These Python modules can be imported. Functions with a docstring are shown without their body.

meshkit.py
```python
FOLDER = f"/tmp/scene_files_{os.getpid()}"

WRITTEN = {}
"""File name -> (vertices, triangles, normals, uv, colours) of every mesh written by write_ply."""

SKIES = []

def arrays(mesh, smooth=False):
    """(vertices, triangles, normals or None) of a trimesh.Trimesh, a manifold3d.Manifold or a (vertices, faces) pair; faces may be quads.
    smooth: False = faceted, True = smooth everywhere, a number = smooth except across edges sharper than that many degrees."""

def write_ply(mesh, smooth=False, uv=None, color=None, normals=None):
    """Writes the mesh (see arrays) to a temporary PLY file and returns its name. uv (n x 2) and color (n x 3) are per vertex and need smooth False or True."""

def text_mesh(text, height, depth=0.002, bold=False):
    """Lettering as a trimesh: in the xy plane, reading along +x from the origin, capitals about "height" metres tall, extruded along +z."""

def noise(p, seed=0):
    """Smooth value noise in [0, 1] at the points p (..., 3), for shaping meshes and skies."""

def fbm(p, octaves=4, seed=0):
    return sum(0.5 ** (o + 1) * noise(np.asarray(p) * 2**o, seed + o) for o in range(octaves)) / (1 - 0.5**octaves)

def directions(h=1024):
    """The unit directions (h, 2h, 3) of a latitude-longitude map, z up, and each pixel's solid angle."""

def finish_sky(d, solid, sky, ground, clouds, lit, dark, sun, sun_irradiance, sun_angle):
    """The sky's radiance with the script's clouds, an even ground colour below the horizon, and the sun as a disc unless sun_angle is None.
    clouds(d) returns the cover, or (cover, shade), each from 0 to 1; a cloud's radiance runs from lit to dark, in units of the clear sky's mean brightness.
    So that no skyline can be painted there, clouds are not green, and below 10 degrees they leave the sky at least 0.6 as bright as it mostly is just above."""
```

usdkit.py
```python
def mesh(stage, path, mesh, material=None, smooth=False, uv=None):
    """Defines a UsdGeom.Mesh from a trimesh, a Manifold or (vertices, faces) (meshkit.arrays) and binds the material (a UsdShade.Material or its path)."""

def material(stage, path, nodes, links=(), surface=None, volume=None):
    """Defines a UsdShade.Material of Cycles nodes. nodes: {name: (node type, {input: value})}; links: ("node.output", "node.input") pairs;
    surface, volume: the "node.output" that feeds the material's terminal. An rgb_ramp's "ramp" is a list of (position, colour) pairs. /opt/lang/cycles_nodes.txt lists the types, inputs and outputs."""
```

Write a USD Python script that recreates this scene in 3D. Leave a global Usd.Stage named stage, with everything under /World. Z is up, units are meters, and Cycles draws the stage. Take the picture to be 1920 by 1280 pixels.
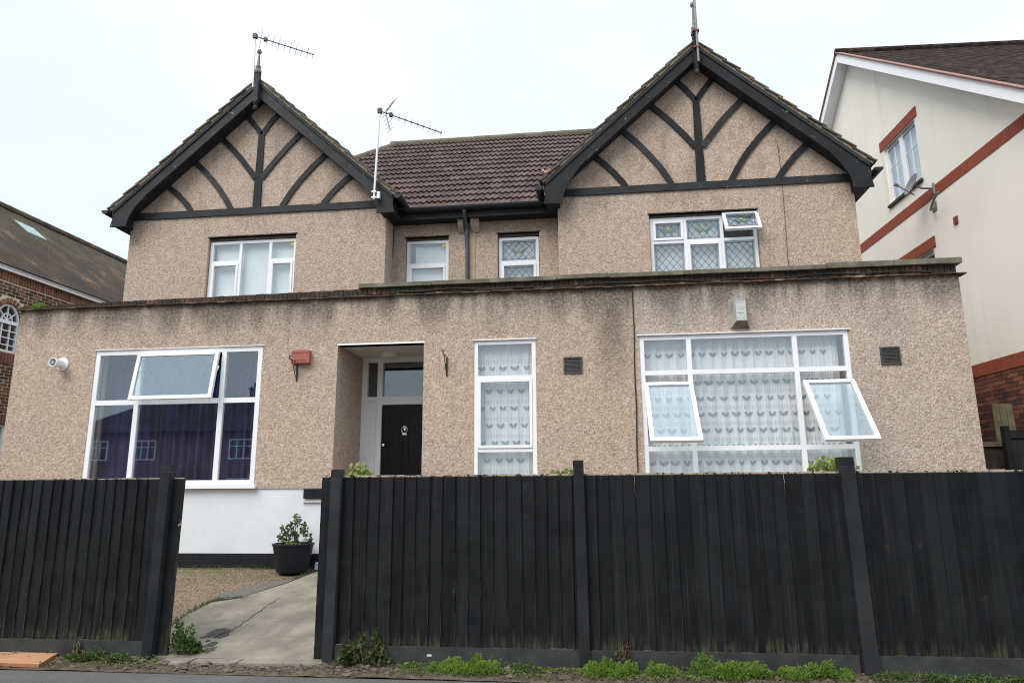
import math, random
import numpy as np
import trimesh
import shapely.geometry as sg
import usdkit, meshkit
from pxr import Usd, UsdGeom, UsdLux, UsdShade, Gf, Sdf

stage = Usd.Stage.CreateInMemory()
UsdGeom.SetStageUpAxis(stage, UsdGeom.Tokens.z)
UsdGeom.SetStageMetersPerUnit(stage, 1.0)
WORLD = UsdGeom.Xform.Define(stage, '/World')
stage.SetDefaultPrim(WORLD.GetPrim())
UsdGeom.Scope.Define(stage, '/World/Looks')

# ------------------------------------------------------------------ camera, sky, sun
CAM_H = 1.65
YAW, PITCH, ROLL = np.radians([6.631, 11.793, -0.3974])
EXPOSURE = 1.15
SKY_STRENGTH = 0.10
CLOUD_LIT = (3.85, 4.22, 4.56)
SUN_ELEV, SUN_AZ = math.radians(50), math.radians(214)   # azimuth = atan2(x, y): behind the viewer, a little to the left
SUN_INTENSITY, SUN_ANGLE = 0.40, 40.0

fwd = np.array([-math.sin(YAW)*math.cos(PITCH), math.cos(YAW)*math.cos(PITCH), math.sin(PITCH)])
rgt = np.array([math.cos(YAW), math.sin(YAW), 0.0]); up = np.cross(rgt, fwd)
c_, s_ = math.cos(ROLL), math.sin(ROLL)
rgt, up = c_*rgt + s_*up, -s_*rgt + c_*up
cam = UsdGeom.Camera.Define(stage, '/World/camera')
cam.CreateHorizontalApertureAttr(36.0)
cam.CreateVerticalApertureAttr(24.0)
cam.CreateFocalLengthAttr(36.0*1294.35/1920)
cam.CreateClippingRangeAttr(Gf.Vec2f(0.05, 2000))
cam.CreateExposureAttr(EXPOSURE)
m4 = np.eye(4); m4[0, :3] = rgt; m4[1, :3] = up; m4[2, :3] = -fwd; m4[3, :3] = (0, 0, CAM_H)
cam.AddTransformOp().Set(Gf.Matrix4d(m4.tolist()))


class Graph:
    """collects Cycles nodes for one material"""
    def __init__(self):
        self.nodes, self.links, self.k = {}, [], 0

    def n(self, kind, out, **inp):
        self.k += 1
        name = f'{kind}_{self.k}'
        const = {}
        for key, v in inp.items():
            if isinstance(v, str) and '.' in v and v.split('.')[0] in self.nodes:
                self.links.append((v, f'{name}.{key}'))
            else:
                const[key] = v
        self.nodes[name] = (kind, const)
        return f'{name}.{out}'

    def math(self, op, a, b=0.0, c=None, clamp=False):
        kw = dict(math_type=op, value1=a, value2=b, use_clamp=clamp)
        if c is not None:
            kw['value3'] = c
        return self.n('math', 'value', **kw)

    def mix(self, fac, a, b, kind='mix'):
        return self.n('mix', 'color', mix_type=kind, fac=fac, color1=a, color2=b)

    def ramp(self, fac, stops, interpolate=True):
        return self.n('rgb_ramp', 'color', ramp=stops, fac=fac, interpolate=interpolate)

    def mask(self, fac, lo, hi):
        return self.n('map_range', 'result', range_type='smoothstep', value=fac, from_min=lo, from_max=hi, to_min=0.0, to_max=1.0, clamp=True)

    def pos(self):
        return self.n('geometry', 'position')

    def scaled(self, vec, s):
        return self.n('vector_math', 'vector', math_type='multiply', vector1=vec, vector2=s)

    def noise(self, vec, scale, detail=3.0, rough=0.55, out='fac'):
        return self.n('noise_texture', out, vector=vec, scale=scale, detail=detail, roughness=rough)

    def sep(self, vec):
        s = self.n('separate_xyz', 'x', vector=vec)
        b = s.split('.')[0]
        return b + '.x', b + '.y', b + '.z'

    def done(self, name, surface=None, volume=None):
        return usdkit.material(stage, '/World/Looks/' + name, self.nodes, self.links, surface=surface, volume=volume)


# overcast sky: single-scattering sky almost wholly under cloud, cloud a little brighter overhead
g = Graph()
vec = g.n('texture_coordinate', 'generated')
sx, sy, sz = g.sep(vec)
sky = g.n('sky_texture', 'color', sky_type='single_scattering', sun_disc=False, sun_elevation=SUN_ELEV, sun_rotation=SUN_AZ)
elev = g.n('map_range', 'result', range_type='linear', value=sz, from_min=0.0, from_max=1.0, to_min=0.80, to_max=1.42, clamp=True)
nz = g.noise(g.scaled(vec, (1.0, 1.0, 2.2)), 1.7, 4.0, 0.5)
nzm = g.n('map_range', 'result', range_type='linear', value=nz, from_min=0.3, from_max=0.7, to_min=0.87, to_max=1.16, clamp=True)
bright = g.math('multiply', elev, nzm)
cl = g.n('vector_math', 'vector', math_type='scale', vector1=CLOUD_LIT, scale=bright)
cover = g.math('add', 0.9, g.math('multiply', nz, 0.08))
col = g.mix(cover, sky, cl)
bg = g.n('background_shader', 'background', color=col, strength=SKY_STRENGTH)
sky_mat = g.done('overcast_sky', surface=bg)
dome = UsdLux.DomeLight.Define(stage, '/World/sky')
UsdShade.MaterialBindingAPI.Apply(dome.GetPrim()).Bind(sky_mat)
dome.GetPrim().SetCustomDataByKey('kind', 'structure')
dome.GetPrim().SetCustomDataByKey('label', 'bright pale overcast sky above the roofs')
sun = UsdLux.DistantLight.Define(stage, '/World/sun')
sun.CreateIntensityAttr(SUN_INTENSITY); sun.CreateNormalizeAttr(True); sun.CreateAngleAttr(SUN_ANGLE)
sun.CreateColorAttr(Gf.Vec3f(1.0, 0.965, 0.92))
sd = np.array([math.sin(SUN_AZ)*math.cos(SUN_ELEV), math.cos(SUN_AZ)*math.cos(SUN_ELEV), math.sin(SUN_ELEV)])
zx = np.cross([0, 0, 1.0], sd); zx /= np.linalg.norm(zx); zy = np.cross(sd, zx)
m4 = np.eye(4); m4[0, :3] = zx; m4[1, :3] = zy; m4[2, :3] = sd
sun.AddTransformOp().Set(Gf.Matrix4d(m4.tolist()))

rnd = random.Random(7)
nrng = np.random.default_rng(11)

# ------------------------------------------------------------------ prim helpers
used = {}


def numbered(parent, name):
    k = used.get((parent, name), 0)
    used[(parent, name)] = k + 1
    return f'{parent}/{name}' if k == 0 else f'{parent}/{name}_{k:03d}'


def tag(p, label=None, cat=None, group=None, kind=None):
    for key, v in (('label', label), ('category', cat), ('group', group), ('kind', kind)):
        if v:
            p.SetCustomDataByKey(key, v)
    return p


def thing(name, label, cat, group=None, at=(0, 0, 0), kind=None):
    x = UsdGeom.Xform.Define(stage, numbered('/World', name))
    if any(at):
        x.AddTranslateOp().Set(Gf.Vec3d(*at))
    return tag(x.GetPrim(), label, cat, group, kind)


def holder(parent, name, label=None):
    x = UsdGeom.Xform.Define(stage, numbered(str(parent.GetPath()), name))
    return tag(x.GetPrim(), label)


def part(parent, name, mesh, mat, label=None, smooth=False, kind=None):
    path = numbered('/World' if parent is None else str(parent.GetPath()), name)
    if isinstance(mesh, MB):
        mesh = mesh.mesh()
    return tag(usdkit.mesh(stage, path, mesh, mat, smooth=smooth).GetPrim(), label, kind=kind)


_ch = None


def _chamfer_topology():
    global _ch
    pts = []
    for x in (-1, 1):
        for y in (-1, 1):
            for z in (-1, 1):
                for k in range(3):
                    q = [x, y, z]
                    q[k] = x*y*z and q[k]*0.7
                    pts.append(q)
    h = trimesh.convex.convex_hull(np.array(pts, float))
    order = [int(np.argmin(np.linalg.norm(np.array(pts) - v, axis=1))) for v in h.vertices]
    _ch = np.array([[order[i] for i in f] for f in h.faces])


_chamfer_topology()


class MB:
    def __init__(self):
        self.v, self.f, self.n = [], [], 0

    def raw(self, v, f):
        v = np.asarray(v, float); f = np.asarray(f, int)
        if f.ndim == 2 and f.shape[1] == 4:
            f = np.vstack([f[:, [0, 1, 2]], f[:, [0, 2, 3]]])
        self.v.append(v); self.f.append(f + self.n); self.n += len(v)
        return self

    def add(self, m):
        return self.raw(m.vertices, m.faces)

    def box(self, x0, x1, y0, y1, z0, z1):
        v = np.array([[x, y, z] for x in (x0, x1) for y in (y0, y1) for z in (z0, z1)])
        f = [[0, 1, 3, 2], [4, 6, 7, 5], [0, 4, 5, 1], [2, 3, 7, 6], [0, 2, 6, 4], [1, 5, 7, 3]]
        return self.raw(v, f)

    def cbox(self, x0, x1, y0, y1, z0, z1, c=0.005, T=None):
        cx, cy, cz = (x0+x1)/2, (y0+y1)/2, (z0+z1)/2
        hx, hy, hz = abs(x1-x0)/2, abs(y1-y0)/2, abs(z1-z0)/2
        c = min(c, hx*0.45, hy*0.45, hz*0.45)
        pts = []
        for x in (-1, 1):
            for y in (-1, 1):
                for z in (-1, 1):
                    for k in range(3):
                        h = [hx, hy, hz]
                        h[k] -= c
                        pts.append([cx + x*h[0], cy + y*h[1], cz + z*h[2]])
        pts = np.array(pts)
        if T is not None:
            pts = trimesh.transformations.transform_points(pts, T)
        return self.raw(pts, _ch)

    def prism(self, poly, a0, a1, plane='xz'):
        """extrude a polygon given in (x,z), (y,z) or (x,y) along the third axis from a0 to a1"""
        poly = sg.Polygon(poly) if not hasattr(poly, 'geom_type') else poly
        for p in getattr(poly, 'geoms', [poly]):
            p = sg.polygon.orient(p)
            m = trimesh.creation.extrude_polygon(p, 1.0, engine='earcut')
            v = np.array(m.vertices); h = a0 + (a1 - a0)*v[:, 2]
            if plane == 'xz':
                w = np.stack([v[:, 0], h, v[:, 1]], 1)
            elif plane == 'yz':
                w = np.stack([h, v[:, 0], v[:, 1]], 1)
            else:
                w = np.stack([v[:, 0], v[:, 1], h], 1)
            f = np.array(m.faces)
            t = trimesh.Trimesh(w, f, process=False)
            if t.volume < 0:
                f = f[:, ::-1]
            self.raw(w, f)
        return self

    def tube(self, pts, r, n=8, cap=True):
        pts = np.asarray(pts, float)
        r = np.broadcast_to(np.asarray(r, float), (len(pts),))
        t = np.gradient(pts, axis=0); t /= np.maximum(np.linalg.norm(t, axis=1, keepdims=True), 1e-9)
        ref = np.array([0, 0, 1.0]) if abs(t[0, 2]) < 0.9 else np.array([1.0, 0, 0])
        rings = []
        for i in range(len(pts)):
            a = np.cross(t[i], ref); a /= np.linalg.norm(a); b = np.cross(t[i], a); ref = np.cross(a, t[i])
            th = np.linspace(0, 2*np.pi, n, endpoint=False)
            rings.append(pts[i] + r[i]*(np.outer(np.cos(th), a) + np.outer(np.sin(th), b)))
        v = np.vstack(rings); f = []
        for i in range(len(pts)-1):
            for j in range(n):
                k = (j+1) % n
                f.append([i*n+j, i*n+k, (i+1)*n+k, (i+1)*n+j])
        f = np.array(f); f = np.vstack([f[:, [0, 1, 2]], f[:, [0, 2, 3]]])
        if cap:
            e = (len(pts)-1)*n
            f = np.vstack([f, [[0, j+1, j] for j in range(1, n-1)], [[e, e+j, e+j+1] for j in range(1, n-1)]])
        return self.raw(v, f[:, ::-1])

    def lathe(self, prof, c, axis='z', n=16):
        prof = np.asarray(prof, float); th = np.linspace(0, 2*np.pi, n, endpoint=False)
        v = []
        for r, h in prof:
            for t in th:
                p = (r*math.cos(t), r*math.sin(t), h)
                v.append(p if axis == 'z' else ((p[0], -p[2], p[1]) if axis == 'y' else (p[2], p[0], p[1])))
        v = np.array(v) + c; f = []
        for i in range(len(prof)-1):
            for j in range(n):
                k = (j+1) % n
                f.append([i*n+j, i*n+k, (i+1)*n+k, (i+1)*n+j])
        return self.raw(v, f)

    def mesh(self):
        return np.vstack(self.v), np.vstack(self.f)


def beam(p, q, w, d, up=(0, 0, 1)):
    """a square bar between two points"""
    p, q = np.asarray(p, float), np.asarray(q, float)
    t = q - p; L = np.linalg.norm(t); t /= L
    a = np.cross(t, up)
    if np.linalg.norm(a) < 1e-6:
        a = np.cross(t, (1, 0, 0))
    a /= np.linalg.norm(a); b = np.cross(a, t)
    T = np.eye(4); T[:3, 0] = a; T[:3, 1] = b; T[:3, 2] = t; T[:3, 3] = (p+q)/2
    m = MB(); m.cbox(-w/2, w/2, -d/2, d/2, -L/2, L/2, 0.003, T)
    return m


# ------------------------------------------------------------------ materials
def plain(name, color, rough=0.5, var=0.12, scale=4.0, bump=0.0, bscale=40.0, spec=0.5, rand=0.0, metallic=0.0):
    g = Graph(); p = g.pos()
    nzf = g.noise(p, scale, 4.0, 0.6)
    lo = tuple(c*(1-var) for c in color); hi = tuple(min(1, c*(1+var)) for c in color)
    col = g.ramp(nzf, [(0.3, lo), (0.7, hi)])
    if rand:
        r = g.n('object_info', 'random')
        v = g.n('map_range', 'result', value=r, from_min=0.0, from_max=1.0, to_min=1-rand, to_max=1+rand)
        col = g.n('hsv', 'color', color=col, value=v)
    kw = dict(base_color=col, roughness=rough, specular_ior_level=spec, metallic=metallic)
    if bump:
        kw['normal'] = g.n('bump', 'normal', height=g.noise(p, bscale, 4.0), strength=bump, distance=0.01)
    return g.done(name, surface=g.n('principled_bsdf', 'BSDF', **kw))


def pebbledash(name, stains=False):
    g = Graph(); p = g.pos()
    x, y, z = g.sep(p)
    v1 = g.n('voronoi_texture', 'color', vector=p, scale=50.0)
    r1, _, _ = [v1.split('.')[0] + '.color'] * 3
    cs = g.n('separate_color', 'r', color=v1); b = cs.split('.')[0]
    ramp = g.ramp(b + '.r', [(0.0, (0.185, 0.132, 0.099)), (0.2, (0.355, 0.261, 0.197)), (0.45, (0.44, 0.329, 0.254)), (0.62, (0.50, 0.369, 0.286)), (0.8, (0.54, 0.438, 0.352)), (1.0, (0.72, 0.63, 0.53))])
    fine = g.n('voronoi_texture', 'color', vector=p, scale=150.0)
    fs = g.n('separate_color', 'g', color=fine)
    col = g.mix(0.45, ramp, g.ramp(fs, [(0.0, (0.265, 0.192, 0.146)), (0.5, (0.435, 0.327, 0.251)), (1.0, (0.58, 0.47, 0.38))]))
    big = g.noise(p, 0.55, 4.0, 0.6)
    col = g.mix(g.mask(big, 0.35, 0.75), col, g.n('hsv', 'color', color=col, value=0.92, saturation=0.93))
    med = g.noise(p, 5.0, 3.0, 0.6)
    col = g.n('hsv', 'color', color=col, value=g.n('map_range', 'result', value=med, from_min=0.25, from_max=0.75, to_min=0.92, to_max=1.07, clamp=True))
    if stains:
        # greyer, coarser dash on the right-hand house
        right = g.math('multiply', g.mask(x, 0.62, 0.78), 0.7)
        grey = g.n('hsv', 'color', color=col, saturation=0.78, value=1.0)
        col = g.mix(right, col, grey)
        streak = g.noise(g.scaled(p, (2.6, 2.6, 0.28)), 1.0, 5.0, 0.65)
        hang = g.mask(z, 3.85, 4.8)
        sm = g.math('multiply', g.mask(g.math('add', streak, g.math('multiply', hang, 0.30)), 0.58, 0.86), hang)
        # two long run-downs below the parapet
        for cx, w, zlow, amt in ((0.36, 0.40, 2.5, 0.95), (-1.55, 0.32, 3.7, 0.8), (-8.9, 0.35, 3.8, 0.25), (4.6, 0.5, 3.2, 0.4), (-4.4, 0.4, 3.9, 0.3)):
            d = g.math('absolute', g.math('subtract', g.math('add', x, g.math('multiply', g.noise(p, 1.6), 0.25)), cx + 0.12))
            gx = g.math('subtract', 1.0, g.mask(d, 0.0, w))
            gz = g.mask(z, zlow, 4.7)
            t = g.math('multiply', g.math('multiply', gx, gz), g.math('multiply', g.mask(streak, 0.25, 0.6), amt))
            sm = g.math('maximum', sm, t)
        speck = g.mask(g.noise(p, 22.0, 3.0, 0.7), 0.32, 0.62)
        sm = g.math('multiply', sm, g.math('add', 0.45, g.math('multiply', speck, 0.55)), clamp=True)
        uppergrey = g.math('multiply', g.mask(g.math('add', z, g.math('multiply', g.noise(p, 1.1, 4.0), 1.2)), 4.35, 5.35), 0.5)
        col = g.mix(uppergrey, col, g.n('hsv', 'color', color=col, saturation=0.8, value=0.78))
        col = g.mix(g.math('multiply', sm, 0.92), col, (0.075, 0.06, 0.045))
        # thin green-black line right under the tiles
        lip = g.math('multiply', g.mask(z, 4.66, 4.80), g.mask(g.noise(g.scaled(p, (3.0, 3.0, 0.6)), 1.5, 4.0), 0.35, 0.6))
        col = g.mix(g.math('multiply', lip, 0.72), col, (0.05, 0.045, 0.034))
    else:
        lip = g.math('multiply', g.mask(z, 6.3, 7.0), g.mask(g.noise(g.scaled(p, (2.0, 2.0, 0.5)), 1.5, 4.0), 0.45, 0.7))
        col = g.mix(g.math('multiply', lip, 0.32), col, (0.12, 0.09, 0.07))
    dist = g.n('voronoi_texture', 'distance', vector=p, scale=50.0)
    dist2 = g.n('voronoi_texture', 'distance', vector=p, scale=150.0)
    h = g.math('add', dist, g.math('multiply', dist2, 0.4))
    bmp = g.n('bump', 'normal', invert=True, height=h, strength=0.7, distance=0.010)
    return g.done(name, surface=g.n('principled_bsdf', 'BSDF', base_color=col, roughness=0.85, specular_ior_level=0.3, normal=bmp))


def black_paint(name, algae=False, chips=0.0, lift=0.62):
    g = Graph(); p = g.pos(); x, y, z = g.sep(p)
    base = g.ramp(g.noise(p, 3.0, 5.0, 0.6), [(0.3, (0.0085, 0.0092, 0.0105)), (0.7, (0.016, 0.017, 0.0185))])
    r = g.n('object_info', 'random')
    base = g.n('hsv', 'color', color=base, value=g.n('map_range', 'result', value=r, from_min=0.0, from_max=1.0, to_min=0.65*lift, to_max=1.4*lift))
    rough = g.n('map_range', 'result', value=g.noise(p, 6.0, 3.0), from_min=0.3, from_max=0.7, to_min=0.42, to_max=0.68, clamp=True)
    if algae:
        grain = g.noise(g.scaled(p, (60.0, 60.0, 1.2)), 1.0, 3.0, 0.6)
        base = g.mix(g.math('multiply', g.mask(grain, 0.5, 0.8), 0.35), base, (0.04, 0.043, 0.046))
        scuff = g.mask(g.noise(g.scaled(p, (9.0, 9.0, 4.0)), 1.0, 5.0, 0.75), 0.62, 0.78)
        base = g.mix(g.math('multiply', scuff, 0.35), base, (0.06, 0.064, 0.066))
        scr = g.mask(g.noise(g.scaled(p, (5.0, 5.0, 55.0)), 1.0, 3.0, 0.7), 0.70, 0.76)
        base = g.mix(g.math('multiply', scr, 0.35), base, (0.09, 0.092, 0.092))
        # green at the feet of the boards, in vertical licks
        lick = g.noise(g.scaled(p, (26.0, 26.0, 2.6)), 1.0, 4.0, 0.7)
        low = g.math('subtract', 1.0, g.mask(z, 0.17, 0.42))
        al = g.math('multiply', low, g.mask(g.math('add', lick, g.math('multiply', low, 0.22)), 0.60, 0.84))
        patch = g.mask(g.noise(g.scaled(p, (1.3, 1.3, 0.2)), 1.0, 2.0), 0.38, 0.58)
        al = g.math('multiply', al, g.math('add', 0.25, g.math('multiply', patch, 0.75)))
        algc = g.ramp(g.noise(p, 14.0, 3.0), [(0.3, (0.055, 0.065, 0.03)), (0.55, (0.105, 0.11, 0.06)), (0.75, (0.17, 0.165, 0.125))])
        base = g.mix(g.math('multiply', al, 0.42), base, algc)
        nx, ny, nz_ = g.sep(g.n('geometry', 'true_normal'))
        eg = g.math('multiply', g.mask(nx, 0.3, 0.6), g.math('multiply', g.math('subtract', 1.0, g.mask(z, 0.2, 1.35)), g.mask(g.noise(g.scaled(p, (40.0, 40.0, 3.0)), 1.0, 3.0, 0.7), 0.42, 0.58)))
        base = g.mix(g.math('multiply', eg, 0.55), base, (0.15, 0.15, 0.085))
        # bare wood along the tops
        top = g.math('multiply', g.mask(z, 1.738, 1.752), g.mask(g.noise(p, 22.0, 4.0, 0.7), 0.38, 0.52))
        base = g.mix(top, base, (0.36, 0.30, 0.23))
        # flakes near the top edge
        fl = g.math('multiply', g.mask(z, 1.60, 1.75), g.mask(g.noise(g.scaled(p, (14.0, 14.0, 9.0)), 1.0, 3.0, 0.7), 0.71, 0.745))
        base = g.mix(fl, base, (0.34, 0.31, 0.26))
    if chips:
        c = g.mask(g.noise(g.scaled(p, (7.0, 7.0, 9.0)), 1.0, 4.0, 0.75), 0.74 - chips, 0.76 - chips)
        base = g.mix(g.math('multiply', c, 0.85), base, (0.30, 0.30, 0.29))
    bmp = g.n('bump', 'normal', height=g.noise(g.scaled(p, (30.0, 30.0, 2.5)), 1.0, 3.0), strength=0.25, distance=0.004)
    return g.done(name, surface=g.n('principled_bsdf', 'BSDF', base_color=base, roughness=rough, specular_ior_level=0.16, normal=bmp))


def brick_mat(name, stops, soot=0.0, island=False):
    g = Graph(); p = g.pos()
    r = g.n('geometry', 'random_per_island') if island else g.n('object_info', 'random')
    c = g.ramp(r, stops)
    c = g.n('hsv', 'color', color=c, value=g.n('map_range', 'result', value=g.noise(p, 18.0, 4.0, 0.7), from_min=0.25, from_max=0.75, to_min=0.72, to_max=1.25, clamp=True))
    if soot:
        c = g.mix(g.math('multiply', g.mask(g.noise(p, 2.5, 4.0, 0.65), 0.30, 0.52), soot), c, (0.028, 0.026, 0.02))
    bmp = g.n('bump', 'normal', height=g.noise(p, 90.0, 3.0), strength=0.4, distance=0.004)
    return g.done(name, surface=g.n('principled_bsdf', 'BSDF', base_color=c, roughness=0.85, specular_ior_level=0.3, normal=bmp))


def far_brick(name, c1, c2, mortar, along):
    """brick bond for stretches of wall nobody sees close; along = axis that runs along the wall"""
    g = Graph(); x, y, z = g.sep(g.pos())
    v = g.n('combine_xyz', 'vector', x=(y if along == 'y' else x), y=z, z=0.0)
    b = g.n('brick_texture', 'color', vector=v, color1=c1, color2=c2, mortar=mortar, scale=1.0, brick_width=0.235, row_height=0.075, mortar_size=0.008, mortar_smooth=0.1)
    return g.done(name, surface=g.n('principled_bsdf', 'BSDF', base_color=b, roughness=0.85))


def glass_mat(name='window_glass', tint=(0.96, 0.98, 0.975), R0=0.075, rough=0.0):
    g = Graph()
    fc = g.n('layer_weight', 'facing', blend=0.5)
    f = g.math('multiply_add', g.math('power', fc, 5.0), 0.9, R0)
    tr = g.n('transparent_bsdf', 'BSDF', color=tint)
    gl = g.n('glossy_bsdf', 'BSDF', color=(0.86, 0.94, 1.0), roughness=rough, distribution='ggx')
    return g.done(name, surface=g.n('mix_closure', 'closure', fac=f, closure1=tr, closure2=gl))


def net_mat(name, color, see=0.25, trans=0.35):
    g = Graph(); p = g.pos()
    col = g.ramp(g.noise(g.scaled(p, (30.0, 30.0, 8.0)), 1.0, 3.0), [(0.3, tuple(c*0.9 for c in color)), (0.7, color)])
    d = g.n('diffuse_bsdf', 'BSDF', color=col)
    t = g.n('translucent_bsdf', 'BSDF', color=col)
    a = g.n('mix_closure', 'closure', fac=trans, closure1=d, closure2=t)
    tr = g.n('transparent_bsdf', 'BSDF')
    return g.done(name, surface=g.n('mix_closure', 'closure', fac=see, closure1=a, closure2=tr))


def leaf_mat(name, stops, trans=0.25, rough=0.5):
    g = Graph()
    r = g.n('geometry', 'random_per_island')
    col = g.ramp(r, stops)
    col = g.n('hsv', 'color', color=col, value=g.n('map_range', 'result', value=g.noise(g.pos(), 9.0, 3.0), from_min=0.3, from_max=0.7, to_min=0.75, to_max=1.2, clamp=True))
    a = g.n('principled_bsdf', 'BSDF', base_color=col, roughness=rough, specular_ior_level=0.35)
    t = g.n('translucent_bsdf', 'BSDF', color=col)
    return g.done(name, surface=g.n('mix_closure', 'closure', fac=trans, closure1=a, closure2=t))


DASH_EXT = pebbledash('pebbledash_front', True)
DASH = pebbledash('pebbledash_upper')
BLACK = black_paint('black_timber_paint', chips=0.085, lift=1.7)
FENCE = black_paint('black_fence_paint', algae=True)
POST = black_paint('black_post_paint', chips=0.0, lift=1.5)
GRAVELB = plain('dark_painted_gravel_board', (0.036, 0.038, 0.037), 0.8, 0.3, 5.0, 0.3, 40.0, spec=0.2)
GUTTER = plain('black_gutter_plastic', (0.016, 0.019, 0.023), 0.4, 0.15, spec=0.3)
UPVC = plain('white_window_plastic', (0.77, 0.775, 0.795), 0.32, 0.03, 3.0)
WHITE = plain('white_masonry_paint', (0.62, 0.645, 0.665), 0.6, 0.05, 2.5, 0.15, 25.0)
SOFFITW = plain('dull_white_board', (0.60, 0.60, 0.58), 0.6, 0.06)
BLACKBASE = plain('black_masonry_paint', (0.013, 0.014, 0.016), 0.6, 0.4, 6.0, 0.3, spec=0.15)
GLASS = glass_mat(R0=0.115, rough=0.012, tint=(0.985, 0.99, 0.99))
OPENGLASS = glass_mat('tilted_coated_glass', (0.9, 0.95, 0.95), 0.24)
NET = net_mat('white_net_lace', (0.90, 0.91, 0.91), 0.03, 0.22)
STITCH = plain('small_lace_holes', (0.42, 0.45, 0.45), 0.9, 0.1)
HOLE = plain('open_lace_net', (0.24, 0.265, 0.265), 0.9, 0.25, 9.0)
BLUECURT = plain('dark_blue_curtain_cloth', (0.032, 0.042, 0.105), 0.9, 0.45, 3.0, spec=0.1)
BLIND = plain('pale_blind_fabric', (0.74, 0.79, 0.77), 0.9, 0.04)
ROOM = plain('pale_room_plaster', (0.72, 0.71, 0.69), 0.9, 0.1)
DARKROOM = plain('dim_room_plaster', (0.10, 0.095, 0.09), 0.9, 0.1)
LEAD = plain('grey_lead_strip', (0.13, 0.135, 0.14), 0.5, 0.2)
PETAL = plain('yellow_stained_glass', (0.36, 0.30, 0.11), 0.4, 0.2)
LEAFGL = plain('green_stained_glass', (0.10, 0.20, 0.14), 0.4, 0.2)
FROST = plain('frosted_leaded_pane', (0.50, 0.55, 0.56), 0.35, 0.06, 8.0, 0.2, 60.0)
IRON = plain('black_wrought_iron', (0.012, 0.012, 0.013), 0.5, 0.2)
DOORP = plain('black_door_gloss', (0.005, 0.0045, 0.006), 0.3, 0.1, spec=0.2)
CHROME = plain('worn_chrome', (0.62, 0.60, 0.55), 0.25, 0.1, metallic=1.0)
ALU = plain('dull_aluminium', (0.62, 0.60, 0.62), 0.4, 0.15, metallic=0.6)
ALUDARK = plain('weathered_aerial_rod', (0.16, 0.145, 0.155), 0.5, 0.2, metallic=0.3)
CABLE = plain('black_cable', (0.02, 0.018, 0.016), 0.6, 0.2)
RED = plain('faded_red_plastic', (0.33, 0.085, 0.062), 0.5, 0.12, 10.0)
REDDARK = plain('dark_red_print', (0.20, 0.03, 0.025), 0.6, 0.1)
GREYBOX = plain('grey_alarm_plastic', (0.31, 0.305, 0.27), 0.5, 0.1, 12.0)
BROWNGREEN = plain('grimy_box_underside', (0.16, 0.125, 0.085), 0.7, 0.4, 14.0)
PAPER = plain('white_label', (0.50, 0.51, 0.49), 0.5, 0.05)
INK = plain('grey_ink', (0.22, 0.23, 0.24), 0.7, 0.1)
VENTM = plain('dark_brown_vent_plastic', (0.045, 0.043, 0.042), 0.5, 0.2)
CEMENT = plain('tan_cement', (0.40, 0.31, 0.20), 0.9, 0.2, 6.0, 0.3)
MORTAR = plain('pale_mortar', (0.42, 0.37, 0.29), 0.95, 0.2, 20.0, 0.3, 80.0)
DARKMORTAR = plain('dark_mortar', (0.10, 0.085, 0.065), 0.95, 0.3, 12.0, 0.3, 80.0)
COPING = plain('mossy_coping_stone', (0.125, 0.118, 0.085), 0.9, 0.5, 3.5, 0.4, 50.0, rand=0.12)
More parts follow.
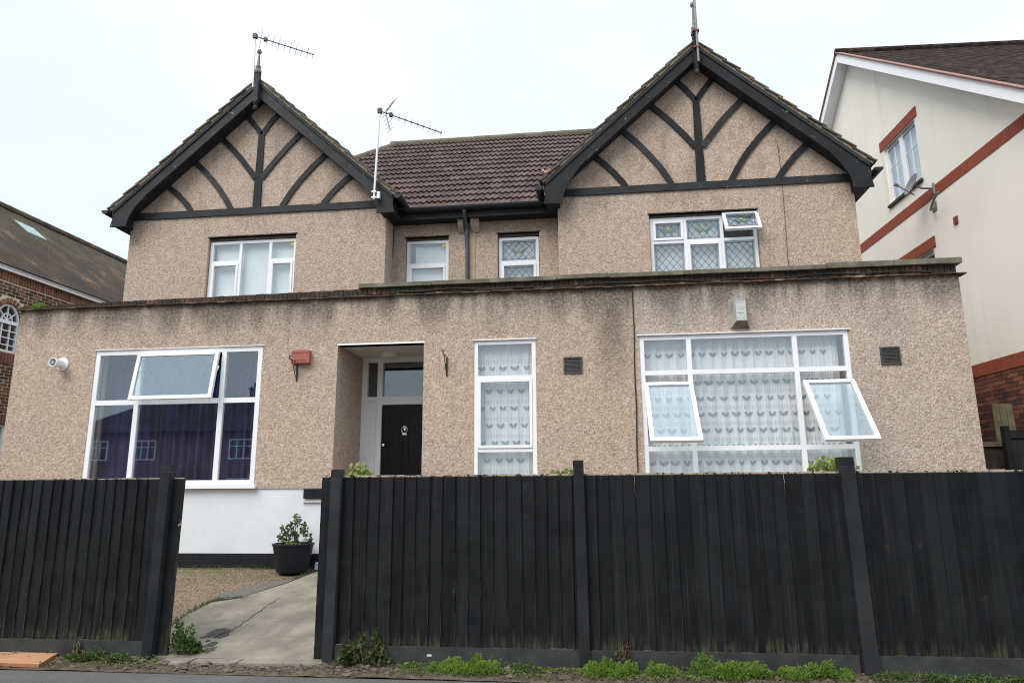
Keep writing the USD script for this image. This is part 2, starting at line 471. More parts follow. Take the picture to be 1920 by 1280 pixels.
PARBRICK = brick_mat('sooty_parapet_brick', [(0, (0.055, 0.032, 0.025)), (0.35, (0.095, 0.048, 0.034)), (0.7, (0.14, 0.065, 0.045)), (1, (0.17, 0.09, 0.065))], 0.93)
CREASE = brick_mat('creasing_tile_clay', [(0, (0.13, 0.055, 0.035)), (0.5, (0.22, 0.10, 0.062)), (0.85, (0.30, 0.17, 0.115)), (1, (0.42, 0.33, 0.26))], 0.8)
ROOFFELT = plain('dark_roof_underlay', (0.02, 0.018, 0.018), 0.9, 0.2)


def tile_mat(name, stops, moss=0.3):
    g = Graph(); p = g.pos()
    c = g.ramp(g.n('object_info', 'random'), stops)
    c = g.n('hsv', 'color', color=c, value=g.n('map_range', 'result', value=g.noise(p, 11.0, 4.0, 0.7), from_min=0.25, from_max=0.75, to_min=0.72, to_max=1.28, clamp=True))
    li = g.mask(g.noise(p, 26.0, 3.0, 0.7), 0.64, 0.74)
    c = g.mix(g.math('multiply', li, moss), c, (0.34, 0.31, 0.28))
    bmp = g.n('bump', 'normal', height=g.noise(p, 60.0, 3.0), strength=0.35, distance=0.004)
    return g.done(name, surface=g.n('principled_bsdf', 'BSDF', base_color=c, roughness=0.75, specular_ior_level=0.35, normal=bmp))


TILE = tile_mat('brown_concrete_tile', [(0, (0.060, 0.040, 0.037)), (0.5, (0.085, 0.055, 0.050)), (1, (0.118, 0.077, 0.07))], 0.4)
VTILE = tile_mat('weathered_verge_tile', [(0, (0.05, 0.043, 0.034)), (0.5, (0.085, 0.068, 0.052)), (1, (0.12, 0.095, 0.07))], 0.4)
VMORT = plain('crumbling_verge_mortar', (0.20, 0.16, 0.11), 0.95, 0.5, 14.0, 0.5, 60.0)
RIDGE = tile_mat('lichened_ridge_tile', [(0, (0.095, 0.085, 0.06)), (1, (0.14, 0.12, 0.085))], 0.5)
PINKTILE = plain('broken_pink_clay', (0.55, 0.28, 0.24), 0.85, 0.2, 20.0)

# ------------------------------------------------------------------ ground
g = Graph(); p = g.pos()
a1 = g.ramp(g.n('voronoi_texture', 'distance', vector=p, scale=140.0), [(0.0, (0.15, 0.147, 0.142)), (0.35, (0.10, 0.099, 0.097)), (0.8, (0.06, 0.06, 0.06))])
a1 = g.mix(g.math('multiply', g.mask(g.noise(p, 1.6, 5.0, 0.65), 0.4, 0.65), 0.5), a1, (0.12, 0.118, 0.112))
hole = g.mask(g.noise(p, 7.0, 3.0, 0.6), 0.68, 0.73)
a1 = g.mix(g.math('multiply', hole, 0.6), a1, (0.02, 0.02, 0.02))
ASPHALT = g.done('worn_asphalt', surface=g.n('principled_bsdf', 'BSDF', base_color=a1, roughness=0.85, normal=g.n('bump', 'normal', height=g.noise(p, 120.0, 3.0), strength=0.6, distance=0.006)))

g = Graph(); p = g.pos()
c1 = g.ramp(g.noise(p, 2.4, 6.0, 0.65), [(0.3, (0.145, 0.129, 0.10)), (0.5, (0.22, 0.197, 0.156)), (0.7, (0.28, 0.254, 0.205))])
c1 = g.mix(g.math('multiply', g.mask(g.noise(p, 40.0, 3.0, 0.6), 0.55, 0.7), 0.3), c1, (0.16, 0.15, 0.13))
wet = g.mask(g.noise(g.scaled(p, (1.3, 0.7, 1.0)), 1.4, 6.0, 0.7), 0.48, 0.62)
c1 = g.mix(g.math('multiply', wet, 0.55), c1, (0.135, 0.12, 0.092))
pit = g.mask(g.noise(p, 26.0, 4.0, 0.7), 0.62, 0.70)
c1 = g.mix(g.math('multiply', pit, 0.5), c1, (0.07, 0.065, 0.055))
CONCRETE = g.done('stained_concrete', surface=g.n('principled_bsdf', 'BSDF', base_color=c1, roughness=0.85, normal=g.n('bump', 'normal', height=g.noise(p, 50.0, 4.0), strength=0.35, distance=0.008)))

g = Graph(); p = g.pos()
gv = g.n('voronoi_texture', 'color', vector=p, scale=58.0)
gr = g.n('separate_color', 'r', color=gv)
gc = g.ramp(gr, [(0.0, (0.085, 0.055, 0.035)), (0.3, (0.17, 0.112, 0.068)), (0.6, (0.235, 0.155, 0.094)), (0.85, (0.29, 0.21, 0.14)), (1.0, (0.38, 0.32, 0.25))])
gmoss = g.mask(g.noise(p, 1.5, 5.0, 0.7), 0.55, 0.68)
gc = g.mix(g.math('multiply', gmoss, 0.6), gc, (0.13, 0.125, 0.045))
gx_, gy_, gz__ = g.sep(p)
gc = g.mix(g.math('multiply', g.math('multiply', g.mask(gy_, 9.6, 10.9), g.mask(g.noise(p, 5.0, 5.0, 0.7), 0.42, 0.58)), 0.7), gc, (0.10, 0.11, 0.035))
gdark = g.mask(g.noise(p, 3.4, 5.0, 0.7), 0.52, 0.66)
gc = g.mix(g.math('multiply', gdark, 0.4), gc, (0.10, 0.068, 0.042))
GRAVEL = g.done('tan_gravel', surface=g.n('principled_bsdf', 'BSDF', base_color=gc, roughness=0.9, normal=g.n('bump', 'normal', invert=True, height=g.n('voronoi_texture', 'distance', vector=p, scale=58.0), strength=1.0, distance=0.02)))

g = Graph(); p = g.pos()
sc = g.ramp(g.noise(p, 9.0, 6.0, 0.7), [(0.28, (0.03, 0.024, 0.016)), (0.45, (0.07, 0.052, 0.033)), (0.6, (0.125, 0.093, 0.06)), (0.75, (0.22, 0.18, 0.13))])
SOIL = g.done('littered_soil', surface=g.n('principled_bsdf', 'BSDF', base_color=sc, roughness=0.95, normal=g.n('bump', 'normal', height=g.noise(p, 35.0, 5.0, 0.7), strength=1.0, distance=0.02)))


def gz(y):
    """front garden slopes up from the fence to the house"""
    return float(np.interp(y, [6.9, 11.0, 14.0], [0.02, 0.40, 0.45]))


m = MB(); m.raw([[-300, -300, -0.16], [300, -300, -0.16], [300, 600, -0.16], [-300, 600, -0.16]], [[0, 1, 2, 3]])
tag(part(None, 'ground', m, ASPHALT), 'flat ground reaching out to the horizon', kind='structure')
# pavement with an uneven far edge; kerb and road lie behind the viewer
xs = np.linspace(-16, 12, 113)
edge = 6.36 + 0.05*np.array([meshkit.fbm(np.array([[x*1.3, 0, 0]]), 3, 5)[0] - 0.5 for x in xs])*2
v = [[x, 3.2, 0.0] for x in xs] + [[x, e, 0.0] for x, e in zip(xs, edge)] + [[x, e + 0.02, -0.12] for x, e in zip(xs, edge)] + [[x, 3.2, -0.13] for x in xs]
n = len(xs); f = []
for i in range(n-1):
    f += [[i, i+1, n+i+1, n+i], [n+i, n+i+1, 2*n+i+1, 2*n+i], [3*n+i, 3*n+i+1, i+1, i]]
m = MB(); m.raw(v, f)
tag(part(None, 'pavement', m, ASPHALT), 'grey asphalt pavement running along the foot of the fence', kind='structure')
m = MB(); m.cbox(-16, 12, 3.06, 3.19, -0.15, 0.002, 0.012)
tag(part(None, 'kerb', m, CONCRETE), 'concrete kerb between pavement and road', kind='structure')
m = MB(); m.box(-60, 60, -5.0, 3.05, -0.158, -0.125)
tag(part(None, 'road', m, ASPHALT), 'asphalt road in front of the house', kind='structure')


def sheet(x0, x1, y0, y1, zf, step=0.12, amp=0.012, seed=0, poly=None):
    nx, ny = max(2, int((x1-x0)/step)), max(2, int((y1-y0)/step))
    X, Y = np.meshgrid(np.linspace(x0, x1, nx+1), np.linspace(y0, y1, ny+1))
    P = np.stack([X.ravel(), Y.ravel(), np.zeros(X.size)], 1)
    Z = np.array([zf(y) for y in P[:, 1]]) + amp*(meshkit.fbm(P*3.1, 3, seed) - 0.5)*2
    P[:, 2] = Z
    f = []
    for j in range(ny):
        for i in range(nx):
            a = j*(nx+1)+i
            f.append([a, a+1, a+nx+2, a+nx+1])
    m = MB(); m.raw(P, f)
    return m


m = sheet(-16, 12, 6.34, 6.98, lambda y: 0.008, 0.06, 0.016, 3)
tag(part(None, 'soil_strip', m, SOIL, smooth=True), 'littered soil verge between pavement and fence', kind='structure')
m = sheet(-16, 12, 6.95, 14.5, lambda y: gz(y) - 0.012, 0.15, 0.012, 9)
tag(part(None, 'front_garden', m, GRAVEL, smooth=True), 'tan gravel front garden sloping up to the house', kind='structure')
# concrete path from the gateway, its left edge slanting towards the plant pot
pl = [(-4.62, 6.84), (-4.75, 7.5), (-4.93, 8.3), (-4.93, 8.85), (-4.70, 9.05), (-4.42, 9.9), (-4.28, 10.7), (-4.25, 11.0), (-2.2, 11.0), (-2.2, 6.84)]
poly = sg.Polygon(pl)
tri_v, tri_f = trimesh.creation.triangulate_polygon(poly.segmentize(0.25), engine='earcut')
tv = np.array([[x, y, gz(y) + 0.012 + (0.0 if y > 6.9 else -0.008)] for x, y in tri_v])
nb = len(tv)
ring = np.array(poly.segmentize(0.25).exterior.coords)[:-1]
m = MB(); m.raw(tv, tri_f)
rt = np.array([[x, y, gz(y) + 0.012 + (0.0 if y > 6.9 else -0.008)] for x, y in ring]); rb = rt - [0, 0, 0.07]
k = len(ring)
m.raw(np.vstack([rt, rb]), [[i, (i+1) % k, k+(i+1) % k, k+i] for i in range(k)])
PATH = tag(part(None, 'path', m, CONCRETE), 'worn concrete path rising from the gateway to the house', kind='structure')
# apron of broken concrete just outside the gateway
m = MB()
for (x0, x1, y0, y1) in ((-4.22, -3.93, 6.62, 6.84), (-3.90, -3.45, 6.66, 6.83), (-3.43, -2.62, 6.68, 6.835)):
    q = [(x0, y0+0.03), (x0+0.1, y0), (x1-0.05, y0+0.01), (x1, y0+0.05), (x1, y1), (x0, y1)]
    m.prism(q, -0.05, 0.022, 'xy')
tag(part(None, 'path_threshold', m, CONCRETE), 'cracked concrete threshold in the fence gateway', kind='structure')
# crack and tar patches on the path
TAR = plain('black_tar_patch', (0.045, 0.043, 0.042), 0.8, 0.4, 20.0, 0.6, 60.0)
m = MB()
for (cx, cy, rx, ry, sd_) in ((-4.15, 7.62, 0.12, 0.15, 1), (-4.05, 7.52, 0.06, 0.10, 6), (-4.0, 7.22, 0.05, 0.09, 2), (-3.93, 7.06, 0.06, 0.08, 4), (-4.22, 7.45, 0.03, 0.03, 5), (-4.1, 7.33, 0.025, 0.03, 7)):
    rr = random.Random(sd_); pts = []
    for t in np.linspace(0, 2*math.pi, 40, endpoint=False):
        q_ = 0.62 + 0.7*meshkit.fbm(np.array([[2.2*math.cos(t)+sd_, 2.2*math.sin(t), sd_]]), 4, sd_)[0] + rr.uniform(-0.09, 0.09)
        pts.append((cx + rx*q_*math.cos(t), cy + ry*q_*math.sin(t)))
    pg = sg.Polygon(pts).buffer(0)
    for q in getattr(pg, 'geoms', [pg]):
        v2, f2 = trimesh.creation.triangulate_polygon(q, engine='earcut')
        m.raw([[x, y, gz(y) + 0.0165] for x, y in v2], f2)
part(PATH, 'tar_patch', m, TAR)
m = MB()
cr = [(-4.05 - 0.12*k/40 + 0.05*meshkit.fbm(np.array([[k*0.35, 1.0, 2.0]]), 4, 3)[0], 7.6 + 1.5*k/40) for k in range(41)]
for k, ((xa, ya), (xb, yb)) in enumerate(zip(cr[:-1], cr[1:])):
    wa, wb = [0.002 + 0.006*meshkit.noise(np.array([[q*0.7, 0.0, 5.0]]))[0] for q in (k, k+1)]
    m.raw([[xa-wa, ya, gz(ya)+0.0160], [xa+wa, ya, gz(ya)+0.0160], [xb+wb, yb, gz(yb)+0.0160], [xb-wb, yb, gz(yb)+0.0160]], [[0, 1, 2, 3]])
part(PATH, 'crack', m, TAR)
# strip of dark chippings between gravel and path
m = MB(); pts = [(-5.12, 9.28), (-4.96, 9.0), (-4.72, 9.08), (-4.45, 9.95), (-4.42, 10.2), (-4.62, 10.12), (-4.85, 9.75)]
v2, f2 = trimesh.creation.triangulate_polygon(sg.Polygon(pts).segmentize(0.2), engine='earcut')
m.raw([[x, y, gz(y) + 0.007] for x, y in v2], f2)
tag(part(None, 'chippings', m, plain('grey_chippings', (0.115, 0.107, 0.098), 0.9, 0.35, 30.0, 0.8, 50.0)), 'dark grey stone chippings beside the path edge', 'chippings', kind='stuff')

# ------------------------------------------------------------------ the pebbledashed house
house = thing('pebbledash_house', 'double-gabled pebbledash house with black timbering behind the black fence', 'house')
YE, YG, YV, YM = 11.0, 12.6, 12.3, 13.15          # planes: front extension, gable walls, verges, recessed middle wall
XL, XR = -10.22, 5.69
ZP = 4.81


def rect(x0, x1, z0, z1):
    return sg.box(x0, z0, x1, z1)


W1 = (-8.65, -5.565, 1.69, 4.02)
W2 = (-1.91, -0.893, 1.66, 3.988)
W3 = (0.775, 3.968, 1.66, 3.985)
DOOR = (-4.235, -2.753, 1.05, 4.0)
ext = rect(XL, XR, 1.632, ZP)
for w in (W1, W2, W3, DOOR):
    ext = ext.difference(rect(*w))
m = MB(); m.prism(ext, YE, YE+0.25)
m.box(XL, XL+0.25, YE+0.25, YG+0.3, 0.3, ZP); m.box(XR-0.25, XR, YE+0.25, YG+0.3, 0.3, ZP)
part(house, 'wall', m, DASH_EXT, 'stained pebbledash wall of the single-storey front')
pl_ = rect(XL+0.01, XR-0.01, 0.612, 1.632).difference(rect(DOOR[0], DOOR[1], 1.05, 2))
m = MB(); m.prism(pl_, YE+0.018, YE+0.25)
part(house, 'plinth', m, WHITE, 'smooth white painted plinth under the left window')
m = MB(); m.box(XL+0.005, XR-0.005, YE+0.004, YE+0.25, 0.1, 0.612)
part(house, 'base_course', m, BLACKBASE, 'black painted base course')
# door recess
m = MB()
m.box(DOOR[0]-0.2, DOOR[0], YE+0.25, 12.42, 0.9, 4.0); m.box(DOOR[1], DOOR[1]+0.2, YE+0.25, 12.42, 0.9, 4.0)
part(house, 'porch_wall', m, DASH, 'pebbledash side walls of the recessed porch')
m = MB(); m.box(DOOR[0]-0.2, DOOR[1]+0.2, YE+0.02, 12.5, 4.0, 4.06)
part(house, 'porch_ceiling', m, SOFFITW)
m = MB(); m.box(DOOR[0]-0.01, DOOR[1]+0.01, YE-0.006, YE+0.02, 3.985, 4.012)
part(house, 'porch_trim', m, UPVC)
m = MB(); m.box(DOOR[0], DOOR[1], YE-0.0, 12.5, 0.9, 1.08)
part(house, 'doorstep', m, CONCRETE)
# flat roof of the front
m = MB(); m.box(XL+0.25, XR-0.25, YE+0.25, 13.4, 4.45, 4.56)
part(house, 'flat_roof', m, ROOFFELT)
# black slab at plinth height with pale edging
m = MB(); m.cbox(-4.685, -4.24, YE-0.05, YE+0.03, 1.47, 1.622, 0.004)
part(house, 'slab', m, BLACKBASE, 'short black slab projecting from the white plinth')
m = MB(); m.cbox(-4.71, -4.24, YE-0.02, YE+0.03, 1.41, 1.462, 0.004)
part(house, 'slab_edging', m, SOFFITW)


# ---- parapet: creasing tiles, brick-on-edge, coping
def soldier_run(parent, x0, x1, zb, zt, y0, y1, mat, name='brick', w=0.072, gap=0.010, sag=None):
    x = x0
    while x < x1 - 0.03:
        ww = w*rnd.uniform(0.94, 1.06)
        xe = min(x + ww, x1)
        t0 = zb(x) if callable(zb) else zb
        t1 = zt(x) if callable(zt) else zt
        m = MB(); dy = rnd.uniform(-0.006, 0.006); dz = rnd.uniform(-0.005, 0.004)
        m.cbox(x, xe, y0+dy, y1, t0, t1+dz, 0.006)
        part(parent, name, m, mat)
        x = xe + gap


par = holder(house, 'parapet', 'weathered brick parapet along the top of the front')
lz = lambda x: float(np.interp(x, [XL, -8.5, -3.9], [4.828, 4.834, 4.842]))
lt = lambda x: float(np.interp(x, [XL, -9.8, -8.5, -3.9], [4.868, 4.872, 4.90, 4.952]))
m = MB(); m.prism([(XL+0.02, 4.80), (XL+0.02, 4.85), (-3.9, 4.935), (XR-0.02, 4.955), (XR-0.02, 4.80)], YE+0.012, YE+0.2)
part(par, 'mortar_bed', m, DARKMORTAR)
soldier_run(par, XL-0.02, -3.93, lz, lt, YE-0.02, YE+0.21, PARBRICK)
soldier_run(par, -3.92, XR+0.01, 4.846, 4.966, YE-0.012, YE+0.21, PARBRICK)
# creasing tiles, a slightly ragged projecting row
x = XL - 0.05
while x < XR + 0.03:
    ww = 0.165*rnd.uniform(0.93, 1.05)
    z0 = 4.808 + rnd.uniform(-0.004, 0.004)
    m = MB(); m.cbox(x, x+ww, YE-0.055+rnd.uniform(-0.012, 0.012), YE+0.15, z0, z0+0.017, 0.003)
    part(par, 'creasing_tile', m, CREASE)
    if rnd.random() < 0.55:
        m = MB(); m.cbox(x+0.05, x+0.05+ww*0.9, YE-0.04+rnd.uniform(-0.01, 0.01), YE+0.15, z0+0.018, z0+0.031, 0.003)
        part(par, 'creasing_tile', m, CREASE)
    x += ww + 0.004
# coping stones on the right-hand part
x = -3.895; lens = [1.27, 0.98, 1.12, 0.86, 1.2, 1.05, 1.15, 1.0, 1.3]
for L in lens:
    xe = min(x+L, XR+0.05)
    if xe - x < 0.15:
        break
    m = MB(); dz = rnd.uniform(-0.006, 0.006)
    m.cbox(x, xe-0.006, YE-0.075+rnd.uniform(-0.01, 0.01), YE+0.28, 4.968+dz, 5.035+dz+0.02*(x > 3.5), 0.012)
    part(par, 'coping_stone', m, COPING)
    x = xe
# ---- upper walls
GC = (-6.715, 2.185)                                # gable centre lines
GZ = (9.93, 10.02)                                  # barge top at the apex
SLOPE = 0.905
HALF_WALL = 2.74
UW1 = (-7.70, -5.83, 5.3, 6.655)
UW2 = (1.172, 3.165, 5.3, 6.68)
for i in (0, 1):
    cx, zt = GC[i], GZ[i]
    zs = zt - 0.12 - SLOPE*HALF_WALL
    poly = sg.Polygon([(cx-HALF_WALL, 4.4), (cx+HALF_WALL, 4.4), (cx+HALF_WALL, zs), (cx, zt-0.12), (cx-HALF_WALL, zs)])
    poly = poly.difference(rect(*(UW1 if i == 0 else UW2)))
    m = MB(); m.prism(poly, YG, YG+0.28)
    if i == 0:
        m.box(cx-HALF_WALL, cx-HALF_WALL+0.25, YG+0.28, 20, 4.4, 6.95); m.box(cx+HALF_WALL-0.25, cx+HALF_WALL, YG+0.28, 13.3, 4.4, 6.95)
    else:
        m.box(cx-HALF_WALL, cx-HALF_WALL+0.25, YG+0.28, 13.3, 4.4, 6.95); m.box(cx+HALF_WALL-0.25, cx+HALF_WALL, YG+0.28, 20, 4.4, 6.95)
    part(house, 'gable_wall', m, DASH)
xa, xb = GC[0]+HALF_WALL-0.02, GC[1]-HALF_WALL+0.02
UW3 = (-3.72, -2.815, 5.3, 6.655)
UW4 = (-1.81, -0.965, 5.3, 6.655)
poly = rect(xa, xb, 4.4, 6.98).difference(rect(*UW3)).difference(rect(*UW4))
m = MB(); m.prism(poly, YM, YM+0.25)
part(house, 'middle_wall', m, DASH)
m = MB(); m.box(GC[0]-HALF_WALL+0.25, GC[1]+HALF_WALL-0.25, 19.8, 20, 0.3, 6.95)
part(house, 'back_wall', m, DASH)
# party-wall corbels and cement strip by the downpipe
for (x0, x1) in ((-2.60, -2.49), (-2.34, -2.17)):
    m = MB()
    pr_ = [(YM-0.20, 6.99), (YM-0.20, 6.90), (YM-0.14, 6.80), (YM-0.02, 6.70), (YM+0.02, 6.70), (YM+0.02, 6.99)]
    m.prism(pr_, x0, x1, 'yz')
    part(house, 'corbel', m, DASH)
m = MB(); m.box(-2.385, -2.26, YM-0.012, YM+0.02, 4.5, 6.78)
part(house, 'cement_strip', m, CEMENT)

# ---- main roof
ZEAVE, YEAVE, YRID, RS = 7.10, 12.80, 16.5, 0.932
ZRID = ZEAVE + RS*(YRID-YEAVE)
XRL, XRR = -5.03, 0.5
xl0, xr0 = XRL-(YRID-YEAVE), XRR+(YRID-YEAVE)
yb = YRID+(YRID-YEAVE)
v = [[xl0, YEAVE, ZEAVE], [xr0, YEAVE, ZEAVE], [XRR, YRID, ZRID], [XRL, YRID, ZRID], [xl0, yb, ZEAVE], [xr0, yb, ZEAVE]]
v = np.array(v) - [0, 0, 0.05]
m = MB(); m.raw(v, [[0, 1, 2], [0, 2, 3], [4, 0, 3], [1, 5, 2], [5, 4, 3], [5, 3, 2], [0, 4, 5], [0, 5, 1]])
roof = part(house, 'roof', m, ROOFFELT, 'brown pantile roof between the gables')
TW, GA = 0.248, 0.345
LEN = math.hypot(YRID-YEAVE, ZRID-ZEAVE)
ct, st = (YRID-YEAVE)/LEN, (ZRID-ZEAVE)/LEN
uu = np.linspace(0, 1, 17)
wave = 0.030*(0.5+0.5*np.cos(4*np.pi*uu))**1.2


def gable_top(x, y):
    """height of the two gable roofs over a point, to leave out tiles hidden inside them"""
    return max(GZ[i] + 0.02 - SLOPE*abs(x-GC[i]) for i in (0, 1))


extra = MB()
tcount = 0
row = 0
while row*GA < LEN - 0.08:
    s0 = row*GA - 0.04; s1 = min(s0 + GA + 0.07, LEN)
    for c in range(-20, 20):
        x0 = -2.27 + c*TW + rnd.uniform(-0.002, 0.002)
        xm = x0 + TW/2
        sm_ = (s0+s1)/2
        ym, zm = YEAVE + ct*sm_, ZEAVE + st*sm_
        hipx = xl0 + (ym-YEAVE)
        if x0 < hipx + 0.02 or xm > 1.6:
            continue
        if zm < gable_top(xm, ym) - 0.22:
            continue
        a = [s0 + rnd.uniform(-0.004, 0.004), s1]
        lift = [0.056 + rnd.uniform(-0.003, 0.004), 0.012]
        P = []
        for th in (0.0, -0.022):
            for k in (0, 1):
                h = wave + lift[k] + th
                xx = x0 + uu*TW*1.004
                P.append(np.stack([xx, YEAVE + ct*a[k] - st*h, ZEAVE + st*a[k] + ct*h], 1))
        v = np.vstack(P); q = len(uu)
        f = []
        for i in range(q-1):
            f += [[i, i+1, q+i+1, q+i], [2*q+i+1, 2*q+i, 3*q+i, 3*q+i+1], [2*q+i, 2*q+i+1, i+1, i], [q+i, q+i+1, 3*q+i+1, 3*q+i]]
        f += [[2*q, 0, q, 3*q], [q-1, 3*q-1, 4*q-1, 2*q-1]]
        mt = MB(); mt.raw(v, f)
        if tcount < 300:
            part(roof, 'roof_tile', mt, TILE, smooth=35)
        else:
            extra.raw(*mt.mesh())
        tcount += 1
    row += 1
if extra.n:
    part(roof, 'roof_tile_rows', extra, TILE, kind='stuff', smooth=35)


def half_round(p, q, r, n=9):
    p, q = np.asarray(p, float), np.asarray(q, float)
    t = (q-p)/np.linalg.norm(q-p); a = np.cross(t, [0, 0, 1]); a /= np.linalg.norm(a); b = np.cross(a, t)
    th = np.linspace(-0.15*np.pi, 1.15*np.pi, n)
    v = []
    for c, rr in ((p, r), (q, r*0.94), (p, r-0.018), (q, r*0.94-0.018)):
        v += [c + rr*(math.cos(t_)*a + math.sin(t_)*b) for t_ in th]
    f = []
    for i in range(n-1):
        f += [[i, n+i, n+i+1, i+1], [2*n+i, 2*n+i+1, 3*n+i+1, 3*n+i], [i, i+1, 2*n+i+1, 2*n+i], [n+i, 3*n+i, 3*n+i+1, n+i+1]]
    m = MB(); m.raw(v, f)
    return m


x = XRL - 0.1
while x < 1.7:
    part(roof, 'ridge_tile', half_round((x, YRID, ZRID+0.0), (x+0.452, YRID, ZRID+rnd.uniform(-0.006, 0.006)), 0.115), RIDGE, smooth=40)
    x += 0.45
hd = np.array([-1, -1, -RS]); hl = np.linalg.norm(hd); hd = hd/hl
k = 0.0
while k < 3.4:
    p0 = np.array([XRL, YRID, ZRID-0.02]) + hd*k; p1 = p0 + hd*0.455
    part(roof, 'hip_tile', half_round(p1, p0, 0.115), RIDGE, smooth=40)
    k += 0.45

# ---- gables: roof slopes, verge tiles, barge boards, timbers, finials
for i in (0, 1):
    cx, za = GC[i], GZ[i]
    gab = holder(house, 'gable', 'left-hand gable with black barge boards' if i == 0 else 'taller right-hand gable with black barge boards')
    HF = 2.97
    # plain roof slopes behind the verge
    for s in (-1, 1):
        m = MB()
        top = za + 0.035
        xo = HF + 0.02
        v = []
        for y in (YV+0.12, 16.2):
            v += [[cx, y, top], [cx+s*xo, y, top-SLOPE*xo], [cx, y, top-0.06], [cx+s*xo, y, top-SLOPE*xo-0.06]]
        m.raw(v, [[0, 1, 5, 4], [2, 6, 7, 3], [0, 2, 3, 1], [4, 5, 7, 6], [1, 3, 7, 5], [0, 4, 6, 2]])
        part(gab, 'roof_slope', m, VTILE)
        # stepped verge tiles with mortar below
        tl = math.hypot(1, SLOPE); d = np.array([s/tl, 0, -SLOPE/tl]); nrm = np.array([s*SLOPE/tl, 0, 1/tl])
        L = xo*tl; gauge = 0.325; k = 0.0
        while k < L - 0.05:
            a, b = k - 0.02, min(k + gauge + 0.05, L+0.03)
            lo_a, lo_b = 0.030, 0.068
            j = rnd.uniform(-0.006, 0.006)
            P0 = np.array([cx, 0, za])
            pts = [P0 + d*a + nrm*lo_a, P0 + d*b + nrm*(lo_b+j), P0 + d*b + nrm*(lo_b+j+0.03), P0 + d*a + nrm*(lo_a+0.03)]
            y0 = YV - 0.045 + rnd.uniform(-0.012, 0.012); y1 = YV + 0.28
            m = MB(); m.prism([(q[0], q[2]) for q in pts], y0, y1)
            part(gab, 'verge_tile', m, VTILE)
            pts = [P0 + d*max(a, 0) + nrm*0.0, P0 + d*(b-0.03) + nrm*0.0, P0 + d*(b-0.03) + nrm*(lo_b-0.003), P0 + d*max(a, 0) + nrm*(lo_a-0.002)]
            m = MB(); m.prism([(q[0], q[2]) for q in pts], YV - 0.018 + rnd.uniform(-0.008, 0.008), YV+0.1)
            part(gab, 'verge_mortar', m, VMORT)
            k += gauge
        # barge board: straight run with a flared, hooked foot
        bw = 0.335                                       # vertical depth
        zt0 = lambda u: za - SLOPE*u
        outer = HF
        foot = 6.885
        edge_pts = [(0.0, zt0(0)), (outer-0.02, zt0(outer-0.02)), (outer+0.0, foot+0.30), (outer-0.02, foot+0.18), (outer+0.02, foot), (outer-0.33, foot)]
        for t in np.linspace(0.1, 1, 8):                 # concave inner curve
            u = (outer-0.33)*(1-t)**2 + 2*(outer-0.335)*t*(1-t) + (outer-0.70)*t*t
            zz = foot*(1-t)**2 + 2*(foot+0.28)*t*(1-t) + (zt0(outer-0.70)-bw)*t*t
            edge_pts.append((u, zz))
        edge_pts.append((0.0, zt0(0)-bw))
        m = MB(); m.prism([(cx+s*u, z) for u, z in edge_pts][::s], YV, YV+0.035)
        part(gab, 'barge_board', m, BLACK)
        # moulding along its upper edge
        m = MB(); m.prism([(cx+s*u, z) for u, z in ((0, zt0(0)+0.0), (outer-0.02, zt0(outer-0.02)), (outer-0.02, zt0(outer-0.02)-0.085), (0, zt0(0)-0.085))][::s], YV-0.022, YV-0.0005)
        part(gab, 'barge_moulding', m, BLACK)
        # soffit back to the wall and boxed eave
        q = []
        for y in (YV+0.034, YG+0.002):
            for u in (0.0, outer-0.26):
                q += [[cx+s*u, y, zt0(u)-bw+0.02], [cx+s*u, y, zt0(u)-bw+0.045]]
        m = MB(); m.raw(q, [[0, 2, 6, 4], [1, 5, 7, 3], [0, 1, 3, 2], [4, 6, 7, 5], [0, 4, 5, 1], [2, 3, 7, 6]])
        part(gab, 'soffit', m, BLACK)
        xw = cx + s*(HALF_WALL-0.05); xo2 = cx + s*(outer-0.03)
        yend = YM-0.3 if (s == 1) == (i == 0) else 19.9
        m = MB(); m.box(min(xw, xo2), max(xw, xo2), YV+0.036, yend, foot+0.02, foot+0.30)
        part(gab, 'eave_box', m, BLACK)
        # gutter along the eave
        gx = cx + s*(outer+0.10)
        th = np.linspace(-np.pi, 0, 9)
        prof = [(gx + 0.075*math.cos(t), foot+0.335 + 0.085*math.sin(t)) for t in th]
        prof2 = [(gx + 0.067*math.cos(t), foot+0.337 + 0.077*math.sin(t)) for t in th[::-1]]
        m = MB(); m.prism(prof + prof2, YV-0.08, yend, 'xz')
        m.prism(prof, YV-0.083, YV-0.08, 'xz')
        part(gab, 'gutter', m, GUTTER)
    # tie beam and fan of timbers
    y0, y1 = YG-0.028, YG+0.01
    zb = 7.118 if i == 0 else 7.135
    m = MB(); m.cbox(cx-HALF_WALL+0.0, cx+HALF_WALL-0.0, y0-0.004, y1, zb, zb+0.145, 0.005)
    part(gab, 'tie_beam', m, BLACK)

    def ribbon(p0, pc, p1, w):
        ts = np.linspace(0, 1, 12); p0, pc, p1 = map(np.array, (p0, pc, p1))
        c = np.outer((1-ts)**2, p0) + np.outer(2*ts*(1-ts), pc) + np.outer(ts**2, p1)
        t = np.gradient(c, axis=0); t /= np.linalg.norm(t, axis=1, keepdims=True)
        nn = np.stack([-t[:, 1], t[:, 0]], 1)
        jit = np.array([rnd.uniform(-0.004, 0.004) for _ in ts])[:, None]
        return sg.Polygon(np.vstack([c + nn*(w/2+jit), (c - nn*(w/2-jit))[::-1]])).buffer(0)

    fk = zb + 0.145
    dz0 = 0.0 if i == 0 else 0.10
    post = sg.Polygon([(cx-0.085, fk-0.003), (cx+0.085, fk-0.003), (cx+0.062, 8.95+dz0), (cx-0.062, 8.95+dz0)])
